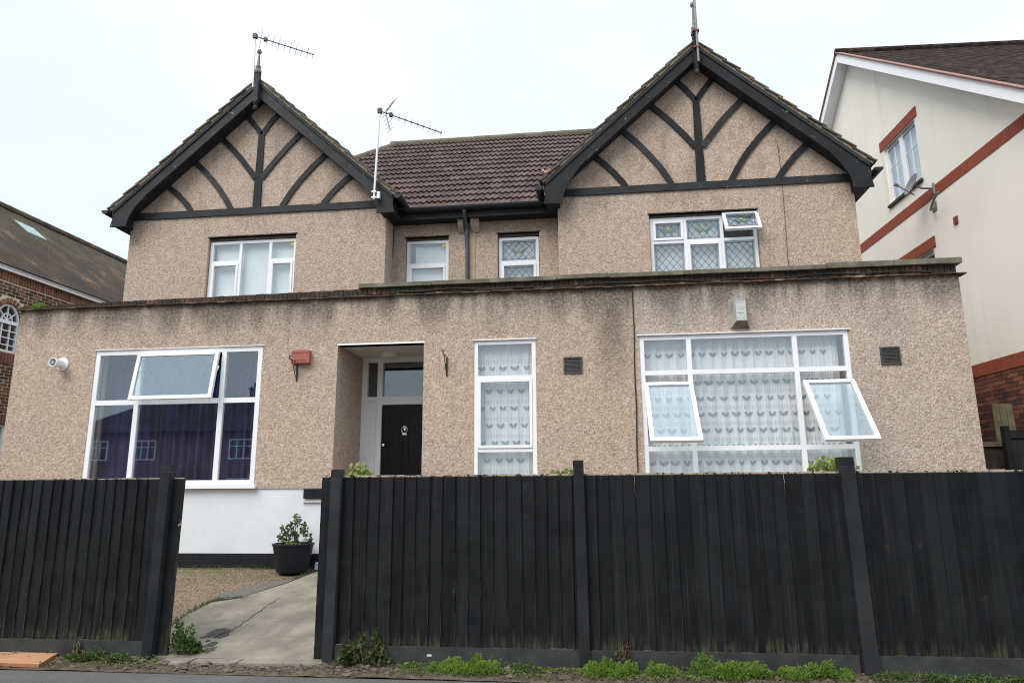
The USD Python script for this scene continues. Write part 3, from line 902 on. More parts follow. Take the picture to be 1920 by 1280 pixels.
    m = MB(); m.prism(post, y0, y1); part(gab, 'king_post', m, BLACK)
    for s in (-1, 1):
        e1 = (cx+s*0.47, 9.46+dz0)
        m = MB(); m.prism(ribbon((cx+s*0.01, 8.88+dz0), (cx+s*0.13, 9.10+dz0), e1, 0.105), y0-0.003, y1); part(gab, 'fork_brace', m, BLACK)
        for (t0, t1, b0, b1, bow) in ((0.93, 8.90, 0.07, 7.90, 0.05), (1.50, 8.40, 0.55, fk-0.01, 0.09), (2.04, 7.87, 1.42, fk-0.01, 0.05)):
            p0, p1 = np.array((cx+s*t0, t1+dz0*0.9)), np.array((cx+s*b0, b1+(dz0 if b1 > 7.8 else 0)))
            dvec = (p1-p0)/np.linalg.norm(p1-p0)
            nv = np.array((-dvec[1], dvec[0])); nv = nv if nv[1] > 0 else -nv
            m = MB(); m.prism(ribbon(p0, (p0+p1)/2+nv*bow*1.6, p1, 0.115), y0-(0.003 if b1 < 7.5 else 0.006), y1); part(gab, 'curved_brace', m, BLACK)
    # finial: hanging post, pendant and ball
    hz = 0.0 if i == 0 else 0.16
    fin = holder(gab, 'finial')
    xf = cx; yf = YV-0.06
    m = MB(); m.cbox(xf-0.05, xf+0.05, yf-0.05, yf+0.05, za-0.50, za+0.16, 0.01)
    part(fin, 'post', m, BLACK)
    m = MB(); m.lathe([(0.0, za-0.68), (0.035, za-0.675), (0.05, za-0.64), (0.045, za-0.60), (0.025, za-0.57), (0.05, za-0.54), (0.05, za-0.50), (0, za-0.5)], (xf, yf, 0), n=14)
    part(fin, 'pendant', m, BLACK, smooth=40)
    m = MB(); m.lathe([(0.0, za+0.15), (0.07, za+0.16), (0.072, za+0.22), (0.045, za+0.25), (0.06, za+0.30), (0.05, za+0.33), (0.033, za+0.36), (0.018, za+0.57+hz), (0.016, za+0.60+hz), (0.045, za+0.635+hz), (0.05, za+0.665+hz), (0.035, za+0.705+hz), (0.0, za+0.715+hz)], (xf, yf, 0), n=14)
    part(fin, 'ball_spike', m, plain(f'weathered_finial_{i}', (0.17, 0.16, 0.155), 0.6, 0.4, 18.0), smooth=40)

# main eave between the gables
xg0, xg1 = GC[0]+2.99, GC[1]-2.99
m = MB(); m.box(xg0-0.3, xg1+0.3, 12.86, 12.89, 6.93, 7.10); m.box(xg0-0.3, xg1+0.3, 12.89, YM+0.02, 6.93, 6.955)
part(house, 'fascia', m, BLACK)
th = np.linspace(-np.pi, 0, 9)
m = MB(); prof = [(12.785 + 0.072*math.cos(t), 7.135 + 0.08*math.sin(t)) for t in th]; prof2 = [(12.785 + 0.064*math.cos(t), 7.137 + 0.072*math.sin(t)) for t in th[::-1]]
m.prism(prof+prof2, xg0+0.08, xg1-0.06, 'yz')
part(house, 'gutter', m, GUTTER, 'black gutter below the pantile roof')
m = MB()
m.tube([(-2.43, 12.785, 7.06), (-2.43, 12.80, 6.98), (-2.43, 12.90, 6.90), (-2.43, 13.03, 6.80), (-2.43, 13.085, 6.70), (-2.425, 13.085, 6.4), (-2.40, 13.085, 4.6)], 0.036, 12)
m.tube([(-2.43, 13.085, 6.74), (-2.428, 13.085, 6.62)], 0.045, 12)
part(house, 'downpipe', m, plain('dark_blue_grey_pipe', (0.05, 0.06, 0.075), 0.4, 0.2), smooth=40)


# ------------------------------------------------------------------ windows
def bar(m, x0, x1, y0, y1, z0, z1, c=0.007):
    m.cbox(x0, x1, y0, y1, z0, z1, c)


def window(label, W, yf, xs, zs, fw=0.06, mw=0.055, closed=(), skip=(), room=True, leads=None, name='window', glass=GLASS, split=None):
    """frame of outer size W with mullions at xs and transoms at zs; closed = cells that carry a sash frame; skip = cells left open"""
    x0, x1, z0, z1 = W
    w = holder(house, name, label)
    m = MB(); yb_ = yf + 0.065
    bar(m, x0, x0+fw, yf, yb_, z0, z1); bar(m, x1-fw, x1, yf, yb_, z0, z1)
    bar(m, x0+fw, x1-fw, yf, yb_, z1-fw, z1); bar(m, x0+fw, x1-fw, yf, yb_, z0, z0+fw)
    xe = [x0+fw] + [v for x in xs for v in (x-mw/2, x+mw/2)] + [x1-fw]
    ze = [z0+fw] + [v for z in zs for v in (z-mw/2, z+mw/2)] + [z1-fw]
    for x in xs:
        bar(m, x-mw/2, x+mw/2, yf+0.001, yb_, z0+fw, z1-fw)
    for z in zs:
        for i in range(0, len(xe), 2):
            if split and (i//2) in split:
                continue
            bar(m, xe[i], xe[i+1], yf+0.002, yb_, z-mw/2, z+mw/2)
    part(w, 'frame', m, UPVC)
    for i in range(0, len(xe), 2):
        rows = list(range(0, len(ze), 2))
        cells = [(ze[j], ze[j+1], j//2) for j in rows]
        if split and (i//2) in split:
            cells = [(ze[0], ze[-1], 0)]
        for (a, b, j) in cells:
            key = (i//2, j)
            if key in skip:
                continue
            gx0, gx1, gz0, gz1 = xe[i], xe[i+1], a, b
            if key in closed:
                s = 0.048
                m = MB()
                bar(m, gx0+0.002, gx0+s, yf-0.014, yb_-0.01, gz0+0.002, gz1-0.002, 0.009); bar(m, gx1-s, gx1-0.002, yf-0.014, yb_-0.01, gz0+0.002, gz1-0.002, 0.009)
                bar(m, gx0+s, gx1-s, yf-0.014, yb_-0.01, gz1-s, gz1-0.002, 0.009); bar(m, gx0+s, gx1-s, yf-0.014, yb_-0.01, gz0+0.002, gz0+s, 0.009)
                part(w, 'casement', m, UPVC)
                gx0 += s; gx1 -= s; gz0 += s; gz1 -= s
            m = MB(); m.box(gx0, gx1, yf+0.022, yf+0.03, gz0, gz1)
            part(w, 'pane', m, glass)
            if leads and key in leads:
                leaded(w, gx0, gx1, gz0, gz1, yf+0.016, leads[key])
    if room:
        d = 0.75; e = 0.35
        m = MB()
        ya, yz_ = yf+0.13, yf+0.13+d
        xa_, xb_, za_, zb_ = x0-0.02, x1+0.02, z0-0.02, z1+0.02
        m.box(xa_, xb_, yz_, yz_+0.02, za_, zb_)
        m.box(xa_-0.02, xa_, ya, yz_+0.02, za_, zb_); m.box(xb_, xb_+0.02, ya, yz_+0.02, za_, zb_)
        m.box(xa_-0.02, xb_+0.02, ya, yz_+0.02, zb_, zb_+0.02); m.box(xa_-0.02, xb_+0.02, ya, yz_+0.02, za_-0.02, za_)
        part(w, 'room_lining', m, ROOM)
    return w


def leaded(w, x0, x1, z0, z1, y, motif, T=None):
    """diamond lead cames over a pane, with a small flower motif"""
    m = MB(); t = 0.009; px, pz = 0.135, 0.165
    box = sg.box(x0+0.004, z0+0.004, x1-0.004, z1-0.004)
    shapes = [sg.box(x0, z0, x0+t, z1), sg.box(x1-t, z0, x1, z1)]
    b = 0.035
    lines = [sg.LineString([(x0+b, z0), (x0+b, z1)]), sg.LineString([(x1-b, z0), (x1-b, z1)]), sg.LineString([(x0, z1-b), (x1, z1-b)])]
    if motif:
        lines.append(sg.LineString([(x0, z0+b), (x1, z0+b)]))
    inner = sg.box(x0+b, z0+(b if motif else 0), x1-b, z1-b)
    xc, zc = (x0+x1)/2, (z0+z1)/2
    for k in range(-14, 15):
        for s in (-1, 1):
            l = sg.LineString([(xc + k*px - 20*px, zc - s*20*pz), (xc + k*px + 20*px, zc + s*20*pz)]).intersection(inner)
            if not l.is_empty:
                lines.append(l)
    for l in lines:
        if l.length < 0.01:
            continue
        (ax, az), (bx, bz) = l.coords[0], l.coords[-1]
        dx, dz = bx-ax, bz-az; L = math.hypot(dx, dz); nx, nz = -dz/L*t/2, dx/L*t/2
        m.prism([(ax+nx, az+nz), (bx+nx, bz+nz), (bx-nx, bz-nz), (ax-nx, az-nz)], y-0.003, y)
    part(w, 'lead_strips', m if T is None else xf_(m, T), LEAD)
    if motif:
        s = motif
        xc = (x0+x1)/2; zc = (z0+z1)/2 + 0.01
        lf = []
        for sg_ in (-1, 1):
            lf.append(sg.Polygon([(xc, zc-0.045*s), (xc+sg_*0.05*s, zc-0.005*s), (xc+sg_*0.13*s, zc+0.04*s), (xc+sg_*0.08*s, zc-0.025*s), (xc+sg_*0.06*s, zc-0.06*s)]).buffer(0))
        m = MB()
        for q in lf:
            m.prism(q, y-0.006, y-0.0035)
        part(w, 'leaf_motif', m if T is None else xf_(m, T), LEAFGL)
        m = MB(); m.prism(sg.Point(xc, zc+0.025*s).buffer(0.027*s, 6), y-0.0065, y-0.004)
        part(w, 'flower_motif', m if T is None else xf_(m, T), PETAL)


def xf_(m, T):
    v, f = m.mesh()
    o = MB(); o.raw(trimesh.transformations.transform_points(v, T), f)
    return o


def hung_sash(w, x0, x1, zt, yt, L, ang, fr=0.062, leads=None):
    """a top-hung sash swung out at the bottom"""
    m = MB(); y0, y1 = -0.025, 0.03
    bar(m, x0, x0+fr, y0, y1, -L, 0, 0.01); bar(m, x1-fr, x1, y0, y1, -L, 0, 0.01)
    bar(m, x0+fr, x1-fr, y0, y1, -fr, 0, 0.01); bar(m, x0+fr, x1-fr, y0, y1, -L, -L+fr, 0.01)
    T = trimesh.transformations.translation_matrix([0, yt, zt]) @ trimesh.transformations.rotation_matrix(-ang, [1, 0, 0])
    part(w, 'open_sash', xf_(m, T), UPVC)
    m = MB(); m.box(x0+fr, x1-fr, -0.004, 0.004, -L+fr, -fr)
    part(w, 'open_pane', xf_(m, T), OPENGLASS)
    if leads:
        leaded(w, x0+fr, x1-fr, -L+fr, -fr, -0.008, leads, T)
    # friction stays
    for x in (x0+0.02, x1-0.02):
        a = trimesh.transformations.transform_points([[x, 0.03, -L*0.55]], T)[0]
        b = np.array([x, yt+0.05, zt-L*0.30])
        part(w, 'stay', beam(a, b, 0.012, 0.006), CHROME)


# left front window: dark blue curtains
w1 = window('wide white window with dark blue curtains left of the porch', W1, 11.012, [-7.80, -6.262], [3.10], fw=0.085, mw=0.085, skip=((1, 1),), closed=())
hung_sash(w1, -7.812, -6.325, 3.945, 10.965, 0.84, math.radians(10.1))
m = MB(); m.cbox(W1[0]-0.06, W1[1]+0.05, 10.93, 11.06, 1.638, 1.70, 0.008)
part(w1, 'sill', m, UPVC)
w2 = window('narrow tall white window between porch and vent', W2, 11.012, [], [2.206, 3.377], fw=0.065, mw=0.06, closed=((0, 1),))
m = MB(); m.box(W2[0]-0.02, W2[1]+0.02, 10.975, 11.03, 3.99, 4.008); part(w2, 'drip_trim', m, UPVC)
w3 = window('wide white window with lace curtains and two casements propped open', W3, 11.012, [1.545, 3.165], [2.195, 3.385], fw=0.07, mw=0.075, skip=((0, 1), (2, 1)))
hung_sash(w3, 0.812, 1.558, 3.208, 10.93, 1.20, math.radians(37.5))
hung_sash(w3, 3.202, 3.945, 3.185, 10.90, 1.22, math.radians(39))
m = MB(); m.box(W3[0]-0.03, W3[1]+0.03, 10.97, 11.03, 3.988, 4.004); part(w3, 'drip_trim', m, UPVC)
m = MB(); m.box(W1[0]-0.02, W1[1]+0.03, 10.985, 11.03, 4.022, 4.034); part(w1, 'drip_trim', m, UPVC)
# upper left
u1 = window('white upper window of the left gable with pale blinds', (-7.685, -5.84, 5.3, 6.588), 12.675, [-7.03, -6.395], [6.145], fw=0.06, mw=0.06, closed=((0, 0), (2, 0)), split=(1,))
u3 = window('small white upper window left of the downpipe', (-3.705, -2.83, 5.3, 6.60), 13.225, [], [6.09], fw=0.06, mw=0.06, closed=((0, 0),))
u4 = window('small leaded upper window right of the downpipe', (-1.795, -0.98, 5.3, 6.585), 13.225, [], [6.065], fw=0.06, mw=0.06, closed=((0, 0),), leads={(0, 1): 1.25, (0, 0): 0})
u2 = window('leaded upper window of the right gable with its top right light open', (1.185, 3.155, 5.3, 6.625), 12.675, [1.84, 2.515], [6.145], fw=0.06, mw=0.06, closed=((0, 1), (1, 0)), skip=((2, 1),), leads={(0, 1): 1.2, (1, 1): 1.3, (0, 0): 0, (1, 0): 0, (2, 0): 0})
hung_sash(u2, 2.530, 3.183, 6.658, 12.655, 0.50, math.radians(31), fr=0.055, leads=1.1)
STICK = plain('yellow_sticker_print', (0.62, 0.52, 0.08), 0.5, 0.1)
for (w, x, z, y) in ((u1, -5.93, 6.49, 12.694), (u3, -2.93, 6.49, 13.244)):
    m = MB(); m.prism(sg.Point(x, z).buffer(0.045, 5), y-0.001, y+0.001)
    part(w, 'sticker', m, STICK)
# mossy dark lintel edges over the upper windows
LINT = plain('mossy_dark_reveal', (0.05, 0.042, 0.03), 0.95, 0.4, 20.0, 0.5, 60.0)
for (x0, x1, z, y) in ((-7.72, -5.80, 6.655, YG), (1.15, 3.19, 6.68, YG), (-3.74, -2.80, 6.655, YM), (-1.83, -0.945, 6.655, YM)):
    m = MB(); m.box(x0, x1, y-0.012, y+0.08, z, z+0.022)
    part(house, 'drip_edge', m, LINT)

# ---- front door
dr = holder(house, 'front_door', 'black panelled front door with white frame and fanlight')
yd = 12.3
m = MB()
for (x0, x1, z0, z1) in ((-4.235, -4.14, 1.08, 4.0), (-3.945, -3.85, 1.08, 4.0), (-2.97, -2.753, 1.08, 4.0), (-4.14, -3.945, 3.915, 4.0), (-3.85, -2.97, 3.915, 4.0), (-4.14, -3.945, 3.19, 3.27), (-3.85, -2.97, 3.122, 3.27)):
    bar(m, x0, x1, yd, yd+0.09, z0, z1, 0.006)
part(dr, 'frame', m, UPVC)
m = MB(); bar(m, -4.14, -3.945, yd+0.03, yd+0.07, 1.08, 3.19); bar(m, -4.125, -3.96, yd+0.018, yd+0.03, 1.2, 3.15)
part(dr, 'side_panel', m, UPVC)
m = MB(); m.box(-4.14, -3.945, yd+0.04, yd+0.048, 3.27, 3.915); part(dr, 'side_pane', m, GLASS)
m = MB(); m.box(-3.85, -2.97, yd+0.04, yd+0.048, 3.27, 3.915); part(dr, 'fanlight_pane', m, GLASS)
leaf = MB()
bar(leaf, -3.847, -2.973, yd+0.035, yd+0.075, 1.09, 3.118, 0.004)
for (x0, x1) in ((-3.735, -3.45), (-3.365, -3.08)):
    for (z0, z1) in ((2.735, 2.99), (1.92, 2.665), (1.2, 1.80)):
        for (a, b, c, d) in ((x0, x1, z1-0.03, z1), (x0, x1, z0, z0+0.03), (x0, x0+0.03, z0+0.03, z1-0.03), (x1-0.03, x1, z0+0.03, z1-0.03)):
            bar(leaf, a, b, yd+0.022, yd+0.0365, c, d, 0.008)
        bar(leaf, x0+0.055, x1-0.055, yd+0.026, yd+0.0365, z0+0.055, z1-0.055, 0.009)
part(dr, 'leaf', leaf, DOORP)
kn = MB()
t = np.linspace(0, 2*np.pi, 20)
kn.tube([(-3.41+0.052*math.cos(a), yd+0.0, 2.655+0.062*math.sin(a)) for a in t], 0.011, 8, cap=False)
kn.lathe([(0, 0.02), (0.03, 0.018), (0.034, 0.0), (0, 0)], (-3.41, yd+0.03, 2.70), 'y', 12)
kn.cbox(-3.452, -3.368, yd+0.005, yd+0.034, 2.565, 2.60, 0.006)
kn.lathe([(0, 0.02), (0.02, 0.015), (0.02, 0)], (-3.41, yd+0.02, 2.655), 'y', 10)
part(dr, 'knocker', kn, CHROME, smooth=40)
m = MB(); m.lathe([(0, 0.06), (0.028, 0.05), (0.032, 0.03), (0.014, 0.02), (0.014, 0.0)], (-3.80, yd+0.035, 2.385), 'y', 14)
part(dr, 'knob', m, CHROME, smooth=40)
m = MB(); m.box(-4.14, -2.97, 13.1, 13.12, 1.0, 4.0); m.box(-4.16, -4.14, yd+0.1, 13.1, 1.0, 4.0); m.box(-2.97, -2.95, yd+0.1, 13.1, 1.0, 4.0); m.box(-4.16, -2.95, yd+0.1, 13.1, 4.0, 4.02); m.box(-4.16, -2.95, yd+0.1, 13.1, 0.98, 1.0)
part(dr, 'hall_lining', m, DARKROOM)
m = MB(); m.lathe([(0, -0.085), (0.12, -0.08), (0.165, -0.055), (0.175, -0.02), (0.175, 0.0), (0, 0)], (-3.60, 11.85, 4.0), 'z', 24)
tag(part(None, 'porch_light', m, plain('dull_white_lamp_glass', (0.62, 0.62, 0.60), 0.4, 0.05), smooth=40), 'round white flush lamp on the porch ceiling', 'lamp')


# ------------------------------------------------------------------ curtains and blinds
def drape(x0, x1, z0, z1, y, amp, lam, seed, nx=None):
    nx = nx or max(24, int((x1-x0)/lam*9))
    rr = np.random.default_rng(seed)
    ph = rr.uniform(0, 6.28, 3)
    X = np.linspace(x0, x1, nx); Z = np.linspace(z0, z1, 14)

    def yy(x, z):
        return y + amp*(np.sin(2*np.pi*x/lam + ph[0] + 0.8*np.sin(x*3.1+ph[1])) * (0.65+0.35*np.sin(x*2.3+ph[2]))) * (1.1-0.25*(z-z0)/(z1-z0)) + 0.3*amp*np.sin(2*np.pi*x/(lam*0.37)+z*0.4)
    P = np.array([[x, yy(x, z), z] for z in Z for x in X]); f = []
    for j in range(len(Z)-1):
        for i in range(nx-1):
            a = j*nx+i; f.append([a, a+1, a+nx+1, a+nx])
    m = MB(); m.raw(P, f)
    return m, yy


def heart(cx, cz, s):
    """open lace heart: two leaning petals like a broad V"""
    out = []
    for k in (-1, 1):
        pts = []
        for t in np.linspace(0, 2*np.pi, 14, endpoint=False):
            a, b = 0.56*math.cos(t), 0.30*math.sin(t)
            a2, b2 = a*math.cos(0.72) - b*math.sin(0.72), a*math.sin(0.72) + b*math.cos(0.72)
            pts.append((cx + k*(0.40+a2)*s, cz + (0.30+b2)*s))
        out.append(sg.Polygon(pts))
    return out[0].union(out[1]).segmentize(0.012)


def fine_tri(q):
    v2, f2 = trimesh.creation.triangulate_polygon(q, engine='earcut')
    mm = trimesh.Trimesh(np.column_stack([v2, np.zeros(len(v2))]), f2, process=False)
    vv, ff = trimesh.remesh.subdivide_to_size(mm.vertices, mm.faces, 0.045)
    return vv[:, :2], ff


def lace(name, label, x0, x1, z0, z1, y, seed, rows, step, size, lam=0.17, amp=0.028):
    t = thing(name, label, 'curtain', 'lace curtains in the ground floor windows')
    m, yy = drape(x0, x1, z0, z1, y, amp, lam, seed)
    part(t, 'net', m, NET, smooth=True)
    rr = random.Random(seed)
    for zi, z in enumerate(rows):
        x = x0 + step*(0.35 + 0.5*(zi % 2)) + rr.uniform(-0.02, 0.02)
        while x < x1 - step*0.4:
            s = size*rr.uniform(0.92, 1.05)
            sq = rr.uniform(0.65, 1.0)
            h = heart(0, 0, s)
            m = MB()
            for q in getattr(h, 'geoms', [h]):
                v2, f2 = fine_tri(q)
                v3 = np.array([[x + a*sq, yy(x + a*sq, z+b) - 0.009, z+b] for a, b in v2])
                m.raw(v3, f2)
            part(t, 'heart', m, HOLE)
            x += step*rr.uniform(0.94, 1.06)*(0.55+0.45*sq)
        # small open stitches in bands between the hearts
    m = MB()
    for z in rows:
        for dz in (0.118, 0.150):
            x = x0 + 0.02
            while x < x1 - 0.02:
                y_ = yy(x, z+dz) - 0.006
                m.raw([[x-0.011, y_, z+dz], [x, y_, z+dz-0.011], [x+0.011, y_, z+dz], [x, y_, z+dz+0.014]], [[0, 1, 2], [0, 2, 3]])
                x += 0.041
    part(t, 'stitch_holes', m, STITCH, kind='stuff')
    return t


rows_ = [1.95, 2.20, 2.45, 2.70, 2.95, 3.20, 3.66]
lace('lace_curtain', 'white lace curtain with heart rows filling the wide right window', W3[0]+0.05, W3[1]-0.12, 1.7, 3.95, 11.17, 5, rows_, 0.185, 0.083)
lace('lace_curtain', 'white lace curtain with heart rows in the narrow tall window', W2[0]+0.04, W2[1]-0.04, 1.7, 3.96, 11.16, 8, [1.74, 2.02, 2.30, 2.58, 2.86, 3.14, 3.52], 0.205, 0.083, 0.16)
for k, (x0, x1, lab, sd_) in enumerate(((-8.6, -7.55, 'dark blue curtain at the left end of the left front window', 3), (-7.50, -6.45, 'dark blue curtain across the middle of the left front window', 14), (-6.40, -5.6, 'dark blue curtain at the right end of the left front window', 25))):
    m, _ = drape(x0, x1, 1.72, 3.98, 11.30, 0.045, 0.15, sd_)
    tag(part(None, 'blue_curtain', m, BLUECURT, smooth=True), lab, 'curtain', 'blue curtains in the left front window')
m = MB()
for k in range(30):
    z = 5.32 + k*0.042
    m.raw([[-7.62, 12.80, z], [-5.90, 12.80, z], [-5.90, 12.803, z+0.042], [-7.62, 12.803, z+0.042]], [[0, 1, 2, 3]])
tag(part(None, 'window_blind', m, BLIND), 'pale pleated blind behind the upper window of the left gable', 'blind')
m = MB(); m.box(-3.66, -2.88, 13.33, 13.335, 5.32, 6.06); m.box(-3.55, -2.88, 13.345, 13.35, 6.0, 6.51)
tag(part(None, 'window_blind', m, BLIND), 'pale blind behind the small plain upper window left of the downpipe', 'blind')
m, _ = drape(1.24, 3.10, 5.33, 6.11, 12.82, 0.012, 0.2, 41); 
tag(part(None, 'window_blind', m, plain('pale_grey_net', (0.62, 0.67, 0.69), 0.9, 0.05), smooth=True), 'pale grey net behind the lower lights of the leaded gable window', 'blind')
m, _ = drape(1.24, 2.48, 6.16, 6.57, 12.82, 0.012, 0.2, 42)
tag(part(None, 'window_blind', m, plain('pale_grey_net_upper', (0.62, 0.67, 0.69), 0.9, 0.05), smooth=True), 'pale grey net behind the flowered top lights of the leaded gable window', 'blind')
m, _ = drape(-1.75, -1.03, 5.33, 6.55, 13.36, 0.012, 0.2, 43)
tag(part(None, 'window_blind', m, plain('pale_grey_net_small', (0.58, 0.63, 0.64), 0.9, 0.05), smooth=True), 'pale grey net behind the small leaded window by the downpipe', 'blind')

# ------------------------------------------------------------------ things fixed to the front
t = thing('boiler_flue', 'white round boiler flue at the left end of the front wall', 'flue', at=(0, 0, 0))
m = MB(); m.lathe([(0.06, -0.0), (0.115, 0.0), (0.12, 0.012), (0.10, 0.028), (0.06, 0.03)], (-9.265, YE, 3.80), 'y', 24)
part(t, 'collar', m, UPVC, smooth=40)
m = MB(); m.lathe([(0.072, 0.0), (0.072, 0.20), (0.078, 0.20), (0.078, 0.235), (0.064, 0.235), (0.060, 0.05), (0, 0.05)], (-9.265, YE, 3.80), 'y', 24)
part(t, 'pipe', m, UPVC, smooth=40)
m = MB(); m.lathe([(0.0, 0.06), (0.058, 0.06)], (-9.265, YE, 3.80), 'y', 20); m.lathe([(0.0, 0.235), (0.03, 0.235), (0.034, 0.10), (0.03, 0.06)], (-9.265, YE, 3.80), 'y', 16)
part(t, 'inner_pipe', m, GREYBOX, smooth=40)

t = thing('alarm_box', 'faded red alarm box left of the porch', 'alarm box')
m = MB(); m.cbox(-5.01, -4.695, YE-0.095, YE, 3.685, 3.905, 0.018); part(t, 'case', m, RED)
m = MB(); m.cbox(-5.0, -4.705, YE-0.101, YE-0.0955, 3.865, 3.89, 0.002); m.cbox(-4.985, -4.72, YE-0.1, YE-0.0955, 3.70, 3.705, 0.002)
part(t, 'rim', m, RED)
m = MB()
for (x0, x1) in ((-4.94, -4.915), (-4.90, -4.87), (-4.855, -4.79), (-4.78, -4.755)):
    m.box(x0, x1, YE-0.0975, YE-0.0955, 3.725, 3.745)
part(t, 'print', m, REDDARK)


def basket_bracket(name, label, x, zt):
    t = thing(name, label, 'bracket', 'iron hanging basket brackets beside the porch')
    m = MB(); m.cbox(x-0.012, x+0.012, YE-0.016, YE, zt-0.32, zt, 0.003); part(t, 'wall_bar', m, IRON)
    m = MB()
    pts = [(x, YE-0.01, zt-0.01), (x, YE-0.16, zt+0.0), (x, YE-0.30, zt+0.005)] + [(x, YE-0.30-0.03*math.sin(a), zt+0.035-0.03*math.cos(a)) for a in np.linspace(0.3, 4.2, 8)]
    m.tube(pts, 0.008, 6)
    part(t, 'arm', m, IRON)
    m = MB()
    m.tube([(x, YE-0.012, zt-0.28), (x, YE-0.07, zt-0.24), (x, YE-0.13, zt-0.14), (x, YE-0.19, zt-0.05), (x, YE-0.25, zt-0.0)], 0.007, 6)
    a = np.linspace(0, 5.0, 12)
    m.tube([(x, YE-0.06-0.028*math.cos(q), zt-0.15+0.03*math.sin(q)) for q in a], 0.005, 6)
    part(t, 'scroll', m, IRON)


basket_bracket('basket_bracket', 'black iron basket bracket below the red alarm box', -4.93, 3.715)
basket_bracket('basket_bracket', 'black iron basket bracket alone on the wall right of the porch', -2.36, 3.73)

t = thing('alarm_box', 'grey wedge-shaped alarm box with white label above the right window', 'alarm box')
v = []
for (x, y, z) in ((2.205, YE, 4.545), (2.505, YE, 4.545), (2.505, YE, 4.05), (2.205, YE, 4.05), (2.275, YE-0.15, 4.52), (2.44, YE-0.15, 4.52), (2.44, YE-0.15, 4.15), (2.275, YE-0.15, 4.15)):
    v.append([x, y, z])
m = MB(); m.raw(v, [[0, 1, 5, 4], [1, 2, 6, 5], [3, 0, 4, 7], [4, 5, 6, 7]])
part(t, 'case', m, GREYBOX)
m = MB(); m.raw([v[3], v[2], v[6], v[7]], [[0, 3, 2, 1]]); part(t, 'underside', m, BROWNGREEN)
m = MB(); m.box(2.283, 2.432, YE-0.154, YE-0.151, 4.16, 4.47); part(t, 'label_plate', m, PAPER)
m = MB(); rr = random.Random(3)
for k, z in enumerate((4.44, 4.36, 4.33, 4.27, 4.24, 4.19)):
    x = 2.295 + rr.uniform(0, 0.01)
    while x < 2.415:
        w_ = rr.uniform(0.008, 0.022)
        if rr.random() < 0.85:
            m.box(x, min(x+w_, 2.42), YE-0.1555, YE-0.1542, z, z+(0.014 if k in (0, 3) else 0.008))
        x += w_ + 0.006
part(t, 'print', m, INK)
m = MB()
for k in range(4):
    z = 4.46 - k*0.045
    a0, a1 = np.array([2.222, YE-0.036, z-0.01]), np.array([2.255, YE-0.107, z])
    off = np.array([-0.0035, -0.0015, 0])
    m.raw([a0+off, a1+off, a1+off+[0, 0, 0.018], a0+off+[0, 0, 0.018]], [[0, 1, 2, 3]])
part(t, 'slots', m, INK)


def vent(label, x0, x1, z0, z1):
    t = thing('wall_vent', label, 'vent', 'dark louvred vents on the front wall')
    m = MB()
    bar(m, x0, x0+0.025, YE-0.02, YE, z0, z1, 0.004); bar(m, x1-0.025, x1, YE-0.02, YE, z0, z1, 0.004); bar(m, x0+0.025, x1-0.025, YE-0.02, YE, z1-0.025, z1, 0.004); bar(m, x0+0.025, x1-0.025, YE-0.02, YE, z0, z0+0.025, 0.004)
    part(t, 'frame', m, VENTM)
    m = MB(); n_ = 11
    for k in range(n_):
        z = z0+0.028 + k*(z1-z0-0.06)/(n_-1)
        m.raw([[x0+0.025, YE-0.016, z], [x1-0.025, YE-0.016, z], [x1-0.025, YE-0.002, z+0.018], [x0+0.025, YE-0.002, z+0.018]], [[0, 1, 2, 3]])
    m.box((x0+x1)/2-0.003, (x0+x1)/2+0.003, YE-0.018, YE-0.012, z0+0.025, z1-0.025)
    part(t, 'louvres', m, VENTM)


vent('dark louvred vent between the narrow window and the wide right window', -0.445, -0.145, 3.405, 3.675)
vent('dark louvred vent right of the wide window near the wall end', 4.405, 4.695, 3.42, 3.695)


def cable(label, pts, r, name='cable'):
    m = MB(); m.tube(pts, r, 6)
    tag(part(None, name, m, CABLE), label, 'cable')


zz = np.linspace(4.80, 1.5, 16)
cable('black cable running down the wall left of the wide right window', [(0.705 - 0.045*(4.8-z)/3.3 + 0.006*math.sin(z*5), YE-0.012, z) for z in zz], 0.011)
zz = np.linspace(7.95, 4.9, 12)
cable('thin cable hanging down the right gable beside the leaded window', [(3.645 + 0.01*math.sin(z*2.0), YG-0.02, z) for z in zz], 0.0045)
zz = np.linspace(6.85, 5.0, 10)
cable('thin cable down the inner corner of the left gable', [(GC[0]+HALF_WALL+0.004-0.02*max(0, 6.4-z) + 0.012*math.sin(z*4), YG+0.50-0.3*max(0, 6.2-z), z) for z in zz], 0.008)
xx = np.linspace(-3.2, 5.3, 60)
cable('black cable draped along the brick parapet under the coping', [(x, YE-0.03-0.004*math.sin(x*3), 4.872 + 0.016*math.sin(x*1.9) + 0.012*math.sin(x*5.3+1)) for x in xx], 0.010)

